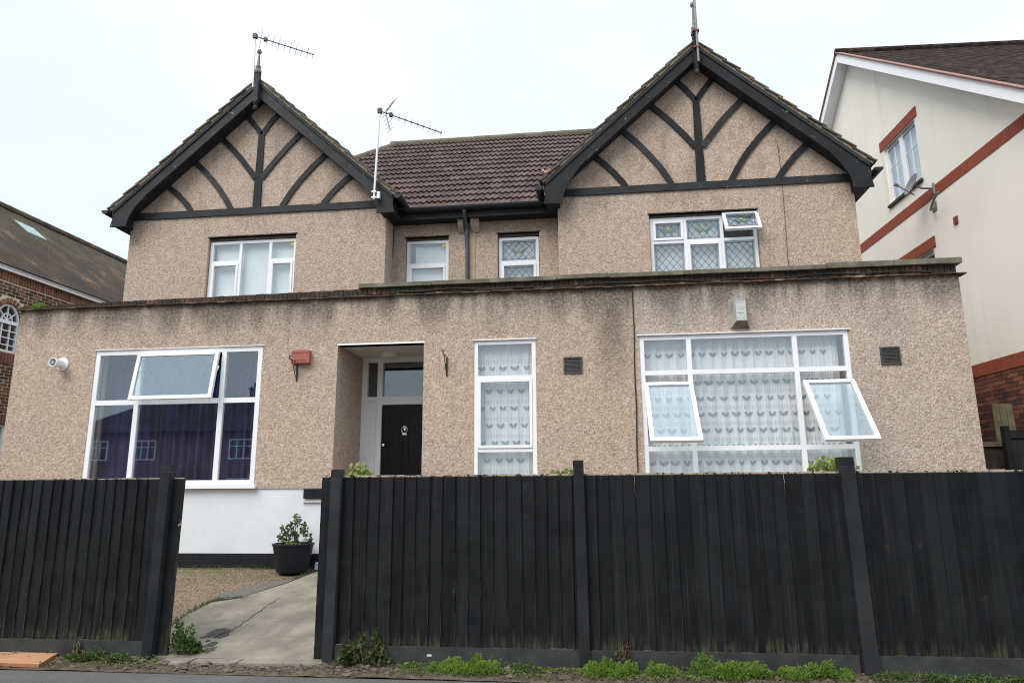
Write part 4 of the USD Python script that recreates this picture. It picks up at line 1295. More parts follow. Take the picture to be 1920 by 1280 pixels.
# ------------------------------------------------------------------ aerials
def yagi(name, label, mast, top, boom_end, n_el, el, reflector=False, mast_r=0.02, mast_mat=None):
    t = thing(name, label, 'aerial')
    m = MB(); m.tube([mast, top], mast_r, 10); part(t, 'mast', m, mast_mat or ALU, smooth=40)
    a = np.array(top) + [0, 0, -0.02]; b = np.array(boom_end)
    d = (b-a)/np.linalg.norm(b-a)
    m = MB(); m.tube([a - d*0.06, b], 0.011, 8); part(t, 'boom', m, ALUDARK)
    for k in range(n_el):
        q = a + (b-a)*(0.10 + 0.90*k/(n_el-1))
        L = el*(1.45 if k == 0 and not reflector else 1.0)*(1-0.25*k/(n_el-1))
        tilt = d*0.02
        m = MB(); m.tube([q - [0, 0, L/2] - tilt, q + [0, 0, L/2] + tilt], 0.0045, 6)
        m.tube([q - d*0.012, q + d*0.012], 0.017, 6)
        part(t, 'element', m, ALUDARK)
    m = MB(); q = a + (b-a)*0.17; m.cbox(q[0]-0.03, q[0]+0.03, q[1]-0.03, q[1]+0.03, q[2]-0.035, q[2]+0.04, 0.01); part(t, 'dipole_box', m, IRON)
    m = MB(); m.cbox(a[0]-0.04, a[0]+0.04, a[1]-0.035, a[1]+0.035, a[2]-0.05, a[2]+0.05, 0.01); part(t, 'clamp', m, IRON)
    if reflector:
        side = np.cross(d, [0, 0, 1.0])
        q0 = a + d*0.13
        for s in (1, -1):
            m = MB()
            for k in range(5):
                q = q0 + np.array([0, 0, s*1.0])*(0.04+0.075*k) - d*(-0.045*k)*(1 if s > 0 else 0.6)
                m.tube([q - side*0.14, q + side*0.14], 0.0045, 6)
            e = q0 + np.array([0, 0, s*0.34]) + d*0.18*(1 if s > 0 else 0.6)
            m.tube([q0, e], 0.007, 6)
            part(t, 'reflector', m, ALUDARK)
    return t


yagi('tv_aerial', 'thin television aerial on the tip of the left gable', (-6.775, 12.20, 9.75), (-6.815, 12.20, 10.96), (-5.86, 12.96, 10.94), 10, 0.33, mast_r=0.017)
t = yagi('tv_aerial', 'television aerial on a white pole at the right foot of the left gable', (-4.105, 12.19, 7.12), (-4.045, 12.19, 9.02), (-3.02, 13.2, 9.0), 10, 0.20, True, 0.021, UPVC)
m = MB(); m.cbox(-4.06, -4.0, 12.21, 12.30, 7.15, 7.29, 0.006); m.cbox(-4.15, -4.06, 12.165, 12.215, 7.14, 7.17, 0.005); m.cbox(-4.15, -4.06, 12.165, 12.215, 7.26, 7.29, 0.005)
part(t, 'bracket', m, ALU)
t = thing('aerial_pole', 'tall thin aerial pole lashed to the finial of the right gable', 'pole')
m = MB(); m.tube([(2.215, 12.16, 9.55), (2.205, 12.16, 13.0)], [0.024, 0.02], 10); part(t, 'pole', m, plain('grey_galvanised_pole', (0.20, 0.195, 0.20), 0.55, 0.25), smooth=40)
m = MB()
for z in (9.85, 10.2):
    m.cbox(2.13, 2.26, 12.13, 12.26, z, z+0.035, 0.006)
part(t, 'strap', m, plain('rusty_strap', (0.13, 0.065, 0.05), 0.8, 0.3))
# loose broken tile on the roof
t0 = (14.14-YEAVE)/ct
Pt = np.array([-0.80, YEAVE+ct*1.80, ZEAVE+st*1.80]) + np.array([0, -st, ct])*0.085
m = MB()
for k in range(6):
    m.cbox(Pt[0]-0.15+k*0.05, Pt[0]-0.10+k*0.05, Pt[1]-0.02, Pt[1]+0.11, Pt[2]-0.03+0.02*math.cos(k*2.1), Pt[2]+0.03+0.02*math.cos(k*2.1), 0.006)
tag(part(None, 'loose_tile', m, PINKTILE), 'broken pink tile lying loose on the pantile roof', 'roof tile')

# ------------------------------------------------------------------ neighbouring houses
g = Graph(); p = g.pos()
cc = g.ramp(g.noise(p, 0.7, 5.0, 0.6), [(0.3, (0.75, 0.71, 0.635)), (0.7, (0.82, 0.775, 0.70))])
st1 = g.mask(g.noise(g.scaled(p, (3.0, 3.0, 0.22)), 1.0, 5.0, 0.65), 0.52, 0.74)
cc = g.mix(g.math('multiply', st1, 0.22), cc, (0.42, 0.385, 0.32))
cc = g.mix(g.math('multiply', g.mask(g.noise(p, 7.0, 5.0, 0.7), 0.58, 0.72), 0.10), cc, (0.40, 0.36, 0.30))
CREAM = g.done('cream_render', surface=g.n('principled_bsdf', 'BSDF', base_color=cc, roughness=0.9, specular_ior_level=0.2, normal=g.n('bump', 'normal', height=g.noise(p, 70.0, 3.0), strength=0.2, distance=0.004)))
REDBAND = brick_mat('bright_red_brick', [(0, (0.26, 0.065, 0.035)), (0.5, (0.34, 0.09, 0.05)), (1, (0.42, 0.13, 0.07))], island=True)
MIXBRICK = brick_mat('mixed_red_brick', [(0, (0.060, 0.038, 0.036)), (0.22, (0.10, 0.045, 0.036)), (0.5, (0.15, 0.055, 0.04)), (0.8, (0.20, 0.072, 0.05)), (1, (0.25, 0.10, 0.065))])
FARRED = far_brick('red_brick_bond', (0.22, 0.08, 0.05), (0.12, 0.05, 0.04), (0.32, 0.26, 0.19), 'y')
BROWNBRICK = brick_mat('brown_brick', [(0, (0.05, 0.029, 0.022)), (0.4, (0.085, 0.045, 0.033)), (0.75, (0.125, 0.062, 0.042)), (1, (0.18, 0.095, 0.062))])
ORANGEBRICK = brick_mat('orange_soldier_brick', [(0, (0.13, 0.06, 0.04)), (0.5, (0.205, 0.09, 0.057)), (1, (0.28, 0.13, 0.085))])
FARBROWN = far_brick('brown_brick_bond', (0.12, 0.05, 0.035), (0.08, 0.035, 0.025), (0.42, 0.35, 0.22), 'y')
MORTAR_R = plain('sandy_mortar', (0.27, 0.20, 0.13), 0.95, 0.2, 20.0)
MORTAR_L = plain('yellow_mortar', (0.60, 0.50, 0.33), 0.95, 0.2, 20.0)
FASCIAW = plain('white_fascia_plastic', (0.86, 0.86, 0.88), 0.4, 0.03)
DARKPANE = glass_mat('dark_window_glass', (0.8, 0.84, 0.84))

g = Graph(); p = g.pos()
rowv = g.noise(g.scaled(p, (6.0, 6.0, 6.0)), 1.0, 5.0, 0.8)
rc = g.ramp(rowv, [(0.36, (0.012, 0.008, 0.007)), (0.5, (0.036, 0.026, 0.022)), (0.64, (0.085, 0.063, 0.052))])
rc = g.n('hsv', 'color', color=rc, value=g.n('map_range', 'result', value=g.n('object_info', 'random'), from_min=0.0, from_max=1.0, to_min=0.85, to_max=1.15))
DARKTILE = g.done('dark_brown_plain_tile', surface=g.n('principled_bsdf', 'BSDF', base_color=rc, roughness=0.95, specular_ior_level=0.1, normal=g.n('bump', 'normal', height=g.noise(p, 30.0, 4.0), strength=0.5, distance=0.02)))
g = Graph(); p = g.pos()
rc = g.ramp(g.noise(p, 1.4, 6.0, 0.68), [(0.3, (0.038, 0.026, 0.018)), (0.5, (0.068, 0.046, 0.032)), (0.6, (0.10, 0.07, 0.042)), (0.66, (0.21, 0.105, 0.06)), (0.76, (0.36, 0.25, 0.18))])
rc = g.n('hsv', 'color', color=rc, value=g.n('map_range', 'result', value=g.noise(p, 17.0, 4.0, 0.7), from_min=0.25, from_max=0.75, to_min=0.6, to_max=1.3, clamp=True))
x, y, z = g.sep(p)
moss = g.math('multiply', g.mask(z, 7.6, 9.4), g.mask(g.noise(p, 2.2, 5.0, 0.7), 0.42, 0.62))
rc = g.mix(g.math('multiply', moss, 0.6), rc, (0.105, 0.095, 0.042))
MOSSTILE = g.done('mossy_old_tile', surface=g.n('principled_bsdf', 'BSDF', base_color=rc, roughness=0.9, normal=g.n('bump', 'normal', height=g.noise(p, 25.0, 5.0, 0.7), strength=0.9, distance=0.03)))


def frame_at(o, ydir):
    """a local frame: y runs along the wall, x across it"""
    y = np.array([ydir[0], ydir[1], 0.0]); y /= np.linalg.norm(y)
    T = np.eye(4); T[:3, 0] = (y[1], -y[0], 0); T[:3, 1] = y; T[:3, 3] = o
    return T


def placed(parent, name, m, mat, T, **kw):
    return part(parent, name, xf_(m, T), mat, **kw)


def tile_courses(s0, s1, y0, y1, gauge, thick, mat_step=True):
    """stepped courses of plain tiles on a slope from point s0 to s1 in (x, z), running from y0 to y1"""
    m = MB(); (xa, za), (xb, zb) = s0, s1
    L = math.hypot(xb-xa, zb-za); dx, dz = (xb-xa)/L, (zb-za)/L
    nx, nz = -dz, dx
    if nz < 0:
        nx, nz = -nx, -nz
    k = 0.0
    while k < L:
        e = min(k+gauge, L)
        a = (xa+dx*k + nx*thick, za+dz*k + nz*thick); b = (xa+dx*e, za+dz*e); c = (xa+dx*k, za+dz*k)
        m.raw([[a[0], y0, a[1]], [a[0], y1, a[1]], [b[0], y1, b[1]+0.002], [b[0], y0, b[1]+0.002], [c[0], y0, c[1]], [c[0], y1, c[1]]], [[0, 3, 2, 1], [4, 0, 1, 5]])
        k += gauge
    return m


# ---- cream rendered house on the right: gable end faces the alley
TR = frame_at((7.0, 11.0, 0), (-0.049, 0.999))
nb = thing('cream_house', 'tall cream rendered house with red brick bands right of the pebbledash house', 'house')
KS = 0.784; PS, PZ = 5.62, 12.36
zr = lambda s: PZ - KS*abs(s-PS)
HS = 7.3
wall = sg.Polygon([(PS-HS+0.25, 3.515), (PS+HS-0.25, 3.515), (PS+HS-0.25, zr(PS+HS-0.25)-0.2), (PS, PZ-0.2), (PS-HS+0.25, zr(PS-HS+0.25)-0.2)])
NW = (3.06, 4.45, 7.74, 9.08)
NW2 = (3.0, 4.5, 4.9, 6.22)
wall = wall.difference(sg.box(NW[0], NW[2], NW[1], NW[3])).difference(sg.box(NW2[0], NW2[2], NW2[1], NW2[3]))
m = MB(); m.prism(wall, 0.0, 0.3, 'yz'); m.box(0.3, 9.0, PS-HS+0.25, PS-HS+0.5, 3.45, 6.7)
placed(nb, 'rendered_wall', m, CREAM, TR)
m = MB(); m.box(0.012, 0.3, PS-HS+0.25, PS+HS-0.25, 0.0, 3.512); m.box(0.3, 9.0, PS-HS+0.262, PS-HS+0.5, 0.0, 3.45)
lower = placed(nb, 'brick_wall', m, FARRED, TR, label='dark red brick lower wall')
m = MB(); m.box(0.0085, 0.012, -0.2, 2.8, 1.7, 3.512)
placed(lower, 'mortar', m, MORTAR_R, TR)
for r in range(23):
    z0 = 1.775 + r*0.075
    s = 0.05 + (0.1175 if r % 2 else 0.0)
    while s < 2.6:
        j = rnd.uniform(-0.003, 0.003)
        m = MB(); m.cbox(0.0+j*0.5-0.001, 0.05, s+0.005, s+0.230+j, z0+0.005, z0+0.070, 0.003)
        placed(lower, 'brick', m, MIXBRICK, TR)
        s += 0.235
band = holder(nb, 'brick_band', 'bright red soldier-brick band above the brick wall')
m = MB(); m.box(-0.004, 0.05, -1.3, 12.0, 3.50, 3.73); placed(band, 'mortar', m, MORTAR_R, TR)
m = MB(); s = -0.6
while s < 3.2:
    j = rnd.uniform(-0.002, 0.002); m.cbox(-0.012+j, 0.04, s, s+0.066, 3.503, 3.727, 0.003); s += 0.075
placed(band, 'soldier_bricks', m, REDBAND, TR, kind='stuff')
band = holder(nb, 'brick_band', 'bright red soldier-brick band at the upper floor')
m = MB(); m.box(-0.004, 0.05, -0.25, 11.6, 7.19, 7.42); placed(band, 'mortar', m, MORTAR_R, TR)
m = MB(); s = -0.25
while s < 7.5:
    j = rnd.uniform(-0.002, 0.002); m.cbox(-0.012+j, 0.04, s, s+0.066, 7.193, 7.417, 0.003); s += 0.075
placed(band, 'soldier_bricks', m, REDBAND, TR, kind='stuff')
m = MB()
for (a, b, z0) in ((2.95, 4.56, 9.10), (2.9, 4.6, 6.24)):
    lin = MB(); s = a
    while s < b:
        lin.cbox(-0.02+rnd.uniform(-0.002, 0.002), 0.04, s, s+0.066, z0, z0+0.215, 0.003); s += 0.075
    placed(nb, 'lintel', lin, REDBAND, TR)


def side_window(parent, W, T, x, ncol, blind):
    s0, s1, z0, z1 = W
    w = holder(parent, 'window')
    m = MB(); f = 0.07
    m.cbox(x, x+0.06, s0, s0+f, z0, z1, 0.006); m.cbox(x, x+0.06, s1-f, s1, z0, z1, 0.006); m.cbox(x, x+0.06, s0+f, s1-f, z1-f, z1, 0.006); m.cbox(x, x+0.06, s0+f, s1-f, z0, z0+f, 0.006)
    sc_ = (s0+s1)/2
    m.cbox(x-0.004, x+0.06, sc_-0.065, sc_+0.065, z0+f, z1-f, 0.006)
    for k in (-1, 1):
        c = sc_ + k*(s1-s0)/4
        m.cbox(x+0.02, x+0.04, c-0.007, c+0.007, z0+f, z1-f, 0.002)
        m.cbox(x+0.02, x+0.04, c-0.26, c+0.26, z0+0.86*(z1-z0)*0.72, z0+0.86*(z1-z0)*0.72+0.014, 0.002)
    placed(w, 'frame', m, UPVC, T)
    for k in (0, 1):
        a, b = (s0+f, sc_-0.065) if k == 0 else (sc_+0.065, s1-f)
        m = MB(); m.box(x+0.026, x+0.034, a, b, z0+f, z1-f); placed(w, 'pane', m, GLASS, T)
        m = MB(); m.cbox(x-0.012, x-0.002, a+0.05, b-0.05, z1-f+0.02, z1-f+0.04, 0.002); placed(w, 'trickle_vent', m, INK, T)
    m = MB(); m.box(x+0.12, x+0.125, s0, s1, z0, z1); placed(w, 'blind', m, blind, T)
    m = MB(); m.cbox(-0.05, x+0.02, s0-0.04, s1+0.04, z0-0.05, z0+0.004, 0.008); placed(w, 'sill', m, LINT, T)


PBLIND = plain('pale_blue_net', (0.50, 0.58, 0.60), 0.9, 0.05)
side_window(nb, NW, TR, 0.04, 2, PBLIND)
side_window(nb, NW2, TR, 0.04, 2, PBLIND)
# barge boards, verge and roof
for s in (-1, 1):
    m = MB(); q = [(PS, PZ), (PS+s*HS, zr(PS+HS)), (PS+s*HS, zr(PS+HS)-0.24), (PS, PZ-0.24)]
    m.prism(q[::s], -0.28, -0.25, 'yz'); placed(nb, 'barge_board', m, FASCIAW, TR)
    m = MB(); q = [(PS, PZ-0.20), (PS+s*HS, zr(PS+HS)-0.20), (PS+s*HS, zr(PS+HS)-0.23), (PS, PZ-0.23)]
    m.prism(q[::s], -0.249, 0.0, 'yz'); placed(nb, 'soffit', m, FASCIAW, TR)
    m = MB(); q = [(PS, PZ+0.002), (PS+s*(HS+0.05), zr(PS+HS+0.05)+0.002), (PS+s*(HS+0.05), zr(PS+HS+0.05)+0.055), (PS, PZ+0.055)]
    m.prism(q[::s], -0.31, -0.20, 'yz'); placed(nb, 'verge', m, plain(f'pinkish_verge_mortar_{s+1}', (0.30, 0.17, 0.14), 0.9, 0.25, 25.0), TR)
Rz = trimesh.transformations.rotation_matrix(math.pi/2, [0, 0, 1])   # local (u, v) -> wall axes for tile_courses
for s in (-1, 1):
    m = tile_courses((s*(HS+0.08), zr(PS+HS+0.08)+0.03), (0.0, PZ+0.03), -14.0, 0.32, 0.17, 0.007)
    v, f = m.mesh()                                   # courses run across x: swap into the wall frame
    v2 = np.stack([-v[:, 1], PS + v[:, 0], v[:, 2]], 1)
    o_ = MB(); o_.raw(v2, f); placed(nb, 'roof_slope', o_, DARKTILE, TR)
m = MB(); m.tube([(-0.3, PS, PZ+0.05), (14, PS, PZ+0.05)], 0.09, 10); placed(nb, 'ridge', m, DARKTILE, TR)
m = MB(); m.cbox(-0.025, 0.02, 2.07, 2.19, 6.40, 6.54, 0.004); placed(nb, 'brick_vent', m, plain('dark_red_vent', (0.17, 0.04, 0.035), 0.7, 0.15), TR)

# satellite dish and spare bracket on that wall
def dloc(x, s, z):
    return trimesh.transformations.transform_points([[x, s, z]], TR)[0]


t = thing('satellite_dish', 'grey satellite dish under the upper window of the cream house', 'satellite dish')
DISHM = plain('dark_grey_dish', (0.15, 0.14, 0.145), 0.5, 0.15)
c = dloc(-0.34, 2.80, 7.50); ax_ = np.array([-0.85, -0.03, 0.35]); ax_ /= np.linalg.norm(ax_)
T = np.eye(4); a_ = np.cross(ax_, [0, 0, 1]); a_ /= np.linalg.norm(a_); T[:3, 0] = a_; T[:3, 1] = np.cross(ax_, a_); T[:3, 2] = ax_; T[:3, 3] = c
m = MB(); prof = [(0.0, 0.0)] + [(0.22*k/6, 0.05*(k/6)**2) for k in range(1, 7)]
m.lathe(prof + [(0.225, 0.052), (0.21, 0.037)] + [(0.21*k/6, 0.05*(k/6)**2-0.012) for k in range(5, -1, -1)], (0, 0, 0), 'z', 22)
placed(t, 'dish', m, DISHM, T, smooth=40)
m = MB(); m.tube([c, dloc(-0.2, 2.75, 7.40), dloc(0, 2.68, 7.36)], 0.022, 8); m.tube([dloc(-0.01, 2.68, 7.47), dloc(-0.01, 2.68, 7.24)], 0.03, 6)
part(t, 'mount', m, DISHM)
m = MB(); q = c + ax_*0.34 - np.array([0, 0, 0.12]); m.tube([c - np.array([0, 0, 0.22]), q], 0.012, 6); m.tube([q - ax_*0.04, q + ax_*0.05], 0.032, 8)
part(t, 'feed_arm', m, DISHM)
t = thing('wall_bracket', 'empty dark bracket on the cream wall beside the satellite dish', 'bracket')
m = MB(); m.tube([dloc(0, 2.75, 7.0), dloc(-0.12, 2.7, 6.92), dloc(-0.2, 2.45, 6.98), dloc(-0.22, 2.2, 7.08)], 0.022, 8); part(t, 'arm', m, DISHM, smooth=40)
m = MB(); m.cbox(-0.02, 0.0, 2.68, 2.84, 6.92, 7.10, 0.004); placed(t, 'plate', m, DISHM, TR)

# ---- brown brick building on the left, its long wall receding beside the alley
TL = frame_at((-13.0, 14.0, 0), (0.022, 1.0))
lb = thing('brown_brick_building', 'brown brick building with mossy roof left of the pebbledash house', 'building')
AW = (-0.62, 0.02, 4.66, 5.34)            # arched window: s0, s1, sill, spring
ac, ar, arz = (AW[0]+AW[1])/2, (AW[1]-AW[0])/2, 0.41
arch = [(AW[0], AW[2]), (AW[1], AW[2])] + [(ac + ar*math.cos(t_), AW[3] + arz*math.sin(t_)) for t_ in np.linspace(0, math.pi, 17)]
LW = (-0.75, 0.02, 1.7, 3.05)
wall = sg.Polygon([(-5, 0), (9, 0), (9, 6.46), (-5, 6.46)]).difference(sg.Polygon(arch)).difference(sg.box(LW[0], LW[2], LW[1], LW[3]))
m = MB(); m.prism(wall, -0.3, -0.012, 'yz'); m.box(-7.4, -0.3, -5, -4.75, 0, 6.46); m.box(-7.4, -0.3, 8.75, 9, 0, 6.46)
bw_ = placed(lb, 'brick_wall', m, FARBROWN, TL)
m = MB()
vis = sg.box(-0.9, 4.95, 2.6, 6.24).difference(sg.Polygon(arch).buffer(0.02)).union(sg.box(-0.9, 2.75, 0.35, 4.95).difference(sg.box(AW[0]-0.02, 4.5, AW[1]+0.05, 5)).difference(sg.box(LW[0]-0.02, LW[2], LW[1]+0.02, LW[3]+0.02)))
vis = vis.difference(sg.Polygon(arch).buffer(0.02))
m.prism(vis, -0.0115, -0.008, 'yz'); placed(bw_, 'mortar', m, MORTAR_L, TL)
ringp = sg.Polygon([(ac + (ar+0.13)*math.cos(t_), AW[3] + (arz+0.13)*math.sin(t_)) for t_ in np.linspace(0, math.pi, 17)] + [(AW[0]-0.13, AW[3]), (AW[1]+0.13, AW[3])])
nbk = 0
for r in range(48):
    z0 = 2.76 + r*0.075
    if z0 > 6.18:
        break
    s = -0.9 + (0.1175 if r % 2 else 0.0)
    while s < 2.5:
        e = s + 0.222
        inup = z0 > 4.95
        ok = (inup or e < 0.36) and not (z0 < 4.9 and s > 0.1 and False)
        bx = sg.box(s, z0+0.005, e, z0+0.068)
        bad = sg.Polygon(arch).buffer(0.01).union(ringp).intersects(bx) if z0 > 4.5 else bx.intersects(sg.box(LW[0], LW[2], LW[1], LW[3]+0.215))
        if z0 < 4.66 and z0 > 4.40 and s < 0.1:
            bad = True
        if ok and not bad and nbk < 285:
            j = rnd.uniform(-0.003, 0.003)
            m = MB(); m.cbox(-0.06, -0.003+j, s+0.006, e-0.003, z0+0.008, z0+0.068, 0.003)
            placed(bw_, 'brick', m, BROWNBRICK, TL); nbk += 1
        s += 0.235
s = -0.95
while s < 3.0:                                   # soldier course under the eave
    m = MB(); m.cbox(-0.06, 0.012+rnd.uniform(-0.003, 0.003), s, s+0.064, 6.245, 6.445, 0.003); placed(lb, 'soldier_brick', m, ORANGEBRICK, TL); s += 0.078
for k in range(13):                              # brick arch over the window
    t_ = math.pi*(k+0.5)/13
    p0 = (ac + (ar+0.012)*math.cos(t_), AW[3]+(arz+0.012)*math.sin(t_)); p1 = (ac + (ar+0.125)*math.cos(t_), AW[3]+(arz+0.125)*math.sin(t_))
    d = np.array(p1)-np.array(p0); nn = np.array([-d[1], d[0]])/np.linalg.norm(d)*0.031
    q = [p0-nn*0.9, p1-nn*1.1, p1+nn*1.1, p0+nn*0.9]
    m = MB(); m.prism([tuple(a) for a in q], -0.06, 0.008, 'yz'); placed(lb, 'arch_brick', m, ORANGEBRICK, TL)
for (z0, z1) in ((4.42, 4.635), (3.06, 3.27)):    # brick sills and lintels
    s = -0.75
    while s < 0.12:
        m = MB(); m.cbox(-0.06, 0.02+rnd.uniform(-0.003, 0.003), s, s+0.064, z0, z1, 0.003); placed(lb, 'soldier_brick', m, ORANGEBRICK, TL); s += 0.078
w = holder(lb, 'arched_window', 'arched window with white glazing bars')
fr_ = sg.Polygon(arch).difference(sg.Polygon(arch).buffer(-0.045))
m = MB(); m.prism(fr_, -0.09, -0.03, 'yz')
m.cbox(-0.095, -0.02, AW[0]+0.045, AW[1]-0.045, AW[3]-0.045, AW[3]+0.035, 0.006)
for k in (1, 2):
    s = AW[0] + (AW[1]-AW[0])*k/3
    m.cbox(-0.08, -0.035, s-0.011, s+0.011, AW[2]+0.04, AW[3]-0.04, 0.003)
for k in (1, 2, 3):
    z0 = AW[2] + (AW[3]-0.04-AW[2])*k/4
    m.cbox(-0.079, -0.036, AW[0]+0.04, AW[1]-0.04, z0-0.011, z0+0.011, 0.003)
for t_ in (math.pi*0.22, math.pi*0.5, math.pi*0.78):
    a = (ac, AW[3]+0.03); b = (ac + (ar-0.04)*math.cos(t_), AW[3] + (arz-0.04)*math.sin(t_))
    d = np.array(b)-np.array(a); nn = np.array([-d[1], d[0]])/np.linalg.norm(d)*0.010
    m.prism([tuple(np.array(a)-nn), tuple(np.array(b)-nn), tuple(np.array(b)+nn), tuple(np.array(a)+nn)], -0.079, -0.037, 'yz')
hr = [(ac+0.15*math.cos(t_), AW[3]+0.03+0.17*math.sin(t_)) for t_ in np.linspace(0, math.pi, 11)]; hr2 = [(ac+0.13*math.cos(t_), AW[3]+0.03+0.15*math.sin(t_)) for t_ in np.linspace(math.pi, 0, 11)]
m.prism(hr+hr2, -0.078, -0.038, 'yz')
placed(w, 'frame', m, UPVC, TL)
m = MB(); m.prism(sg.Polygon(arch).buffer(-0.02), -0.068, -0.062, 'yz'); placed(w, 'pane', m, DARKPANE, TL)
m = MB(); m.box(-0.5, -0.48, -1.2, 0.5, 1.5, 6.0); placed(w, 'room_lining', m, plain('dark_interior', (0.02, 0.018, 0.025), 0.9, 0.2), TL)
w = holder(lb, 'window', 'lower window half hidden by the front wall')
m = MB(); f = 0.05
m.cbox(-0.09, -0.02, LW[0], LW[0]+f, LW[2], LW[3], 0.005); m.cbox(-0.09, -0.02, LW[1]-f, LW[1], LW[2], LW[3], 0.005); m.cbox(-0.09, -0.02, LW[0]+f, LW[1]-f, LW[3]-f, LW[3], 0.005)
m.cbox(-0.09, -0.02, LW[0]+f, LW[1]-f, LW[2], LW[2]+f, 0.005)
for k in (1, 2):
    s = LW[0] + (LW[1]-LW[0])*k/3; m.cbox(-0.08, -0.035, s-0.011, s+0.011, LW[2]+f, LW[3]-f, 0.003)
for k in (1, 2, 3):
    z0 = LW[2] + (LW[3]-LW[2])*k/4; m.cbox(-0.079, -0.036, LW[0]+f, LW[1]-f, z0-0.011, z0+0.011, 0.003)
placed(w, 'frame', m, UPVC, TL)
m = MB(); m.box(-0.068, -0.062, LW[0]+f, LW[1]-f, LW[2]+f, LW[3]-f); placed(w, 'pane', m, DARKPANE, TL)
m = MB(); m.cbox(0.05, 0.09, -5.2, 9.2, 6.45, 6.56, 0.006); m.box(-0.02, 0.05, -5.2, 9.2, 6.452, 6.47); placed(lb, 'fascia', m, FASCIAW, TL)
K38 = math.tan(math.radians(38)); RX = -3.76
m = tile_courses((0.14, 6.56), (RX, 6.56+K38*(0.14-RX)), -5.2, 9.2, 0.11, 0.006); placed(lb, 'roof_slope', m, MOSSTILE, TL)
m = MB(); m.raw([[RX, -5.2, 6.56+K38*(0.14-RX)], [RX, 9.2, 6.56+K38*(0.14-RX)], [2*RX-0.14, 9.2, 6.56], [2*RX-0.14, -5.2, 6.56], [0.1, -5.2, 6.5], [0.1, 9.2, 6.5]], [[0, 1, 2, 3], [4, 5, 2, 3]]); placed(lb, 'far_roof_slope', m, MOSSTILE, TL)
s = -5.2
while s < 9.1:
    v0 = trimesh.transformations.transform_points([[RX, s, 6.575+K38*(0.14-RX)], [RX, s+0.46, 6.575+K38*(0.14-RX)]], TL)
    part(lb, 'ridge_tile', half_round(v0[0], v0[1], 0.11), MOSSTILE, smooth=40); s += 0.45
sk = holder(lb, 'skylight', 'pale green skylight near the ridge')
zr38 = lambda x: 6.57 - K38*(x-0.1)
m = MB(); q = []
for (x, s) in ((-3.02, 2.45), (-3.02, 3.12), (-2.53, 3.12), (-2.53, 2.45)):
    q += [[x, s, zr38(x)+0.045], [x, s, zr38(x)-0.02]]
m.raw(q, [[0, 2, 4, 6], [0, 1, 3, 2], [2, 3, 5, 4], [4, 5, 7, 6], [6, 7, 1, 0]]); placed(sk, 'glazing', m, plain('pale_green_rooflight', (0.26, 0.38, 0.34), 0.25, 0.15, 6.0), TL)

# ---- alley between the two houses on the right
OLDWOOD = plain('weathered_green_timber', (0.13, 0.12, 0.07), 0.9, 0.35, 5.0, 0.4, 30.0, rand=0.15)
t = thing('wooden_screen', 'weathered greenish timber screen behind the black alley gate', 'fence')
for k in range(6):
    x = 6.62 + k*0.108
    m = MB(); m.cbox(x, x+0.10, 12.35, 12.37, 0.4, 2.93+rnd.uniform(-0.01, 0.01), 0.003); part(t, 'board', m, OLDWOOD)
t = thing('alley_gate', 'black timber gate with post at the far right of the house', 'gate')
m = MB(); m.cbox(6.41, 6.49, 11.74, 11.84, 0.2, 2.52, 0.006); part(t, 'post', m, POST)
for k in range(4):
    x = 6.50 + k*0.12
    m = MB(); m.cbox(x, x+0.115, 11.80, 11.822, 0.3, 2.44, 0.004); part(t, 'board', m, POST)
m = MB(); m.cbox(6.495, 6.98, 11.77, 11.80, 2.33, 2.45, 0.004); part(t, 'rail', m, POST)
DIMWOOD = plain('dark_creosoted_timber', (0.035, 0.027, 0.018), 0.85, 0.3, 6.0, 0.3, 30.0, rand=0.15)
t = thing('low_fence', 'low dark timber fence between the house corner and the alley gate', 'fence')
m = MB(); m.cbox(6.2, 6.68, 12.16, 12.24, 2.22, 2.30, 0.005); part(t, 'rail', m, OLDWOOD)
for k in range(5):
    x = 6.2 + k*0.10
    m = MB(); m.cbox(x, x+0.094, 12.2, 12.22, 0.4, 2.225, 0.003); part(t, 'board', m, DIMWOOD)

# ------------------------------------------------------------------ the black closeboard fence
YFN = 6.86


def lean_post(parent, xt, xb_, w, zt, zb=-0.05, y0=6.80, d=0.10, name='post', mat=POST, cap=True):
    sh = (xt-xb_)/(zt-zb)
    T = np.eye(4); T[0, 2] = sh; T[0, 3] = xb_ - sh*zb
    m = MB(); m.cbox(0, w, y0, y0+d, zb, zt-(0.085 if cap else 0), 0.006, T); q = part(parent, name, m, mat)
    if cap:
        m = MB(); m.cbox(0.004, w-0.004, y0+0.004, y0+d-0.004, zt-0.085, zt-0.0805, 0.001, T); part(q, 'joint_line', m, ALGAE)
        m = MB(); m.cbox(0, w, y0, y0+d, zt-0.081, zt, 0.008, T); part(q, 'cap', m, mat)


ALGAE = plain('pale_algae_line', (0.17, 0.19, 0.11), 0.9, 0.3, 20.0)


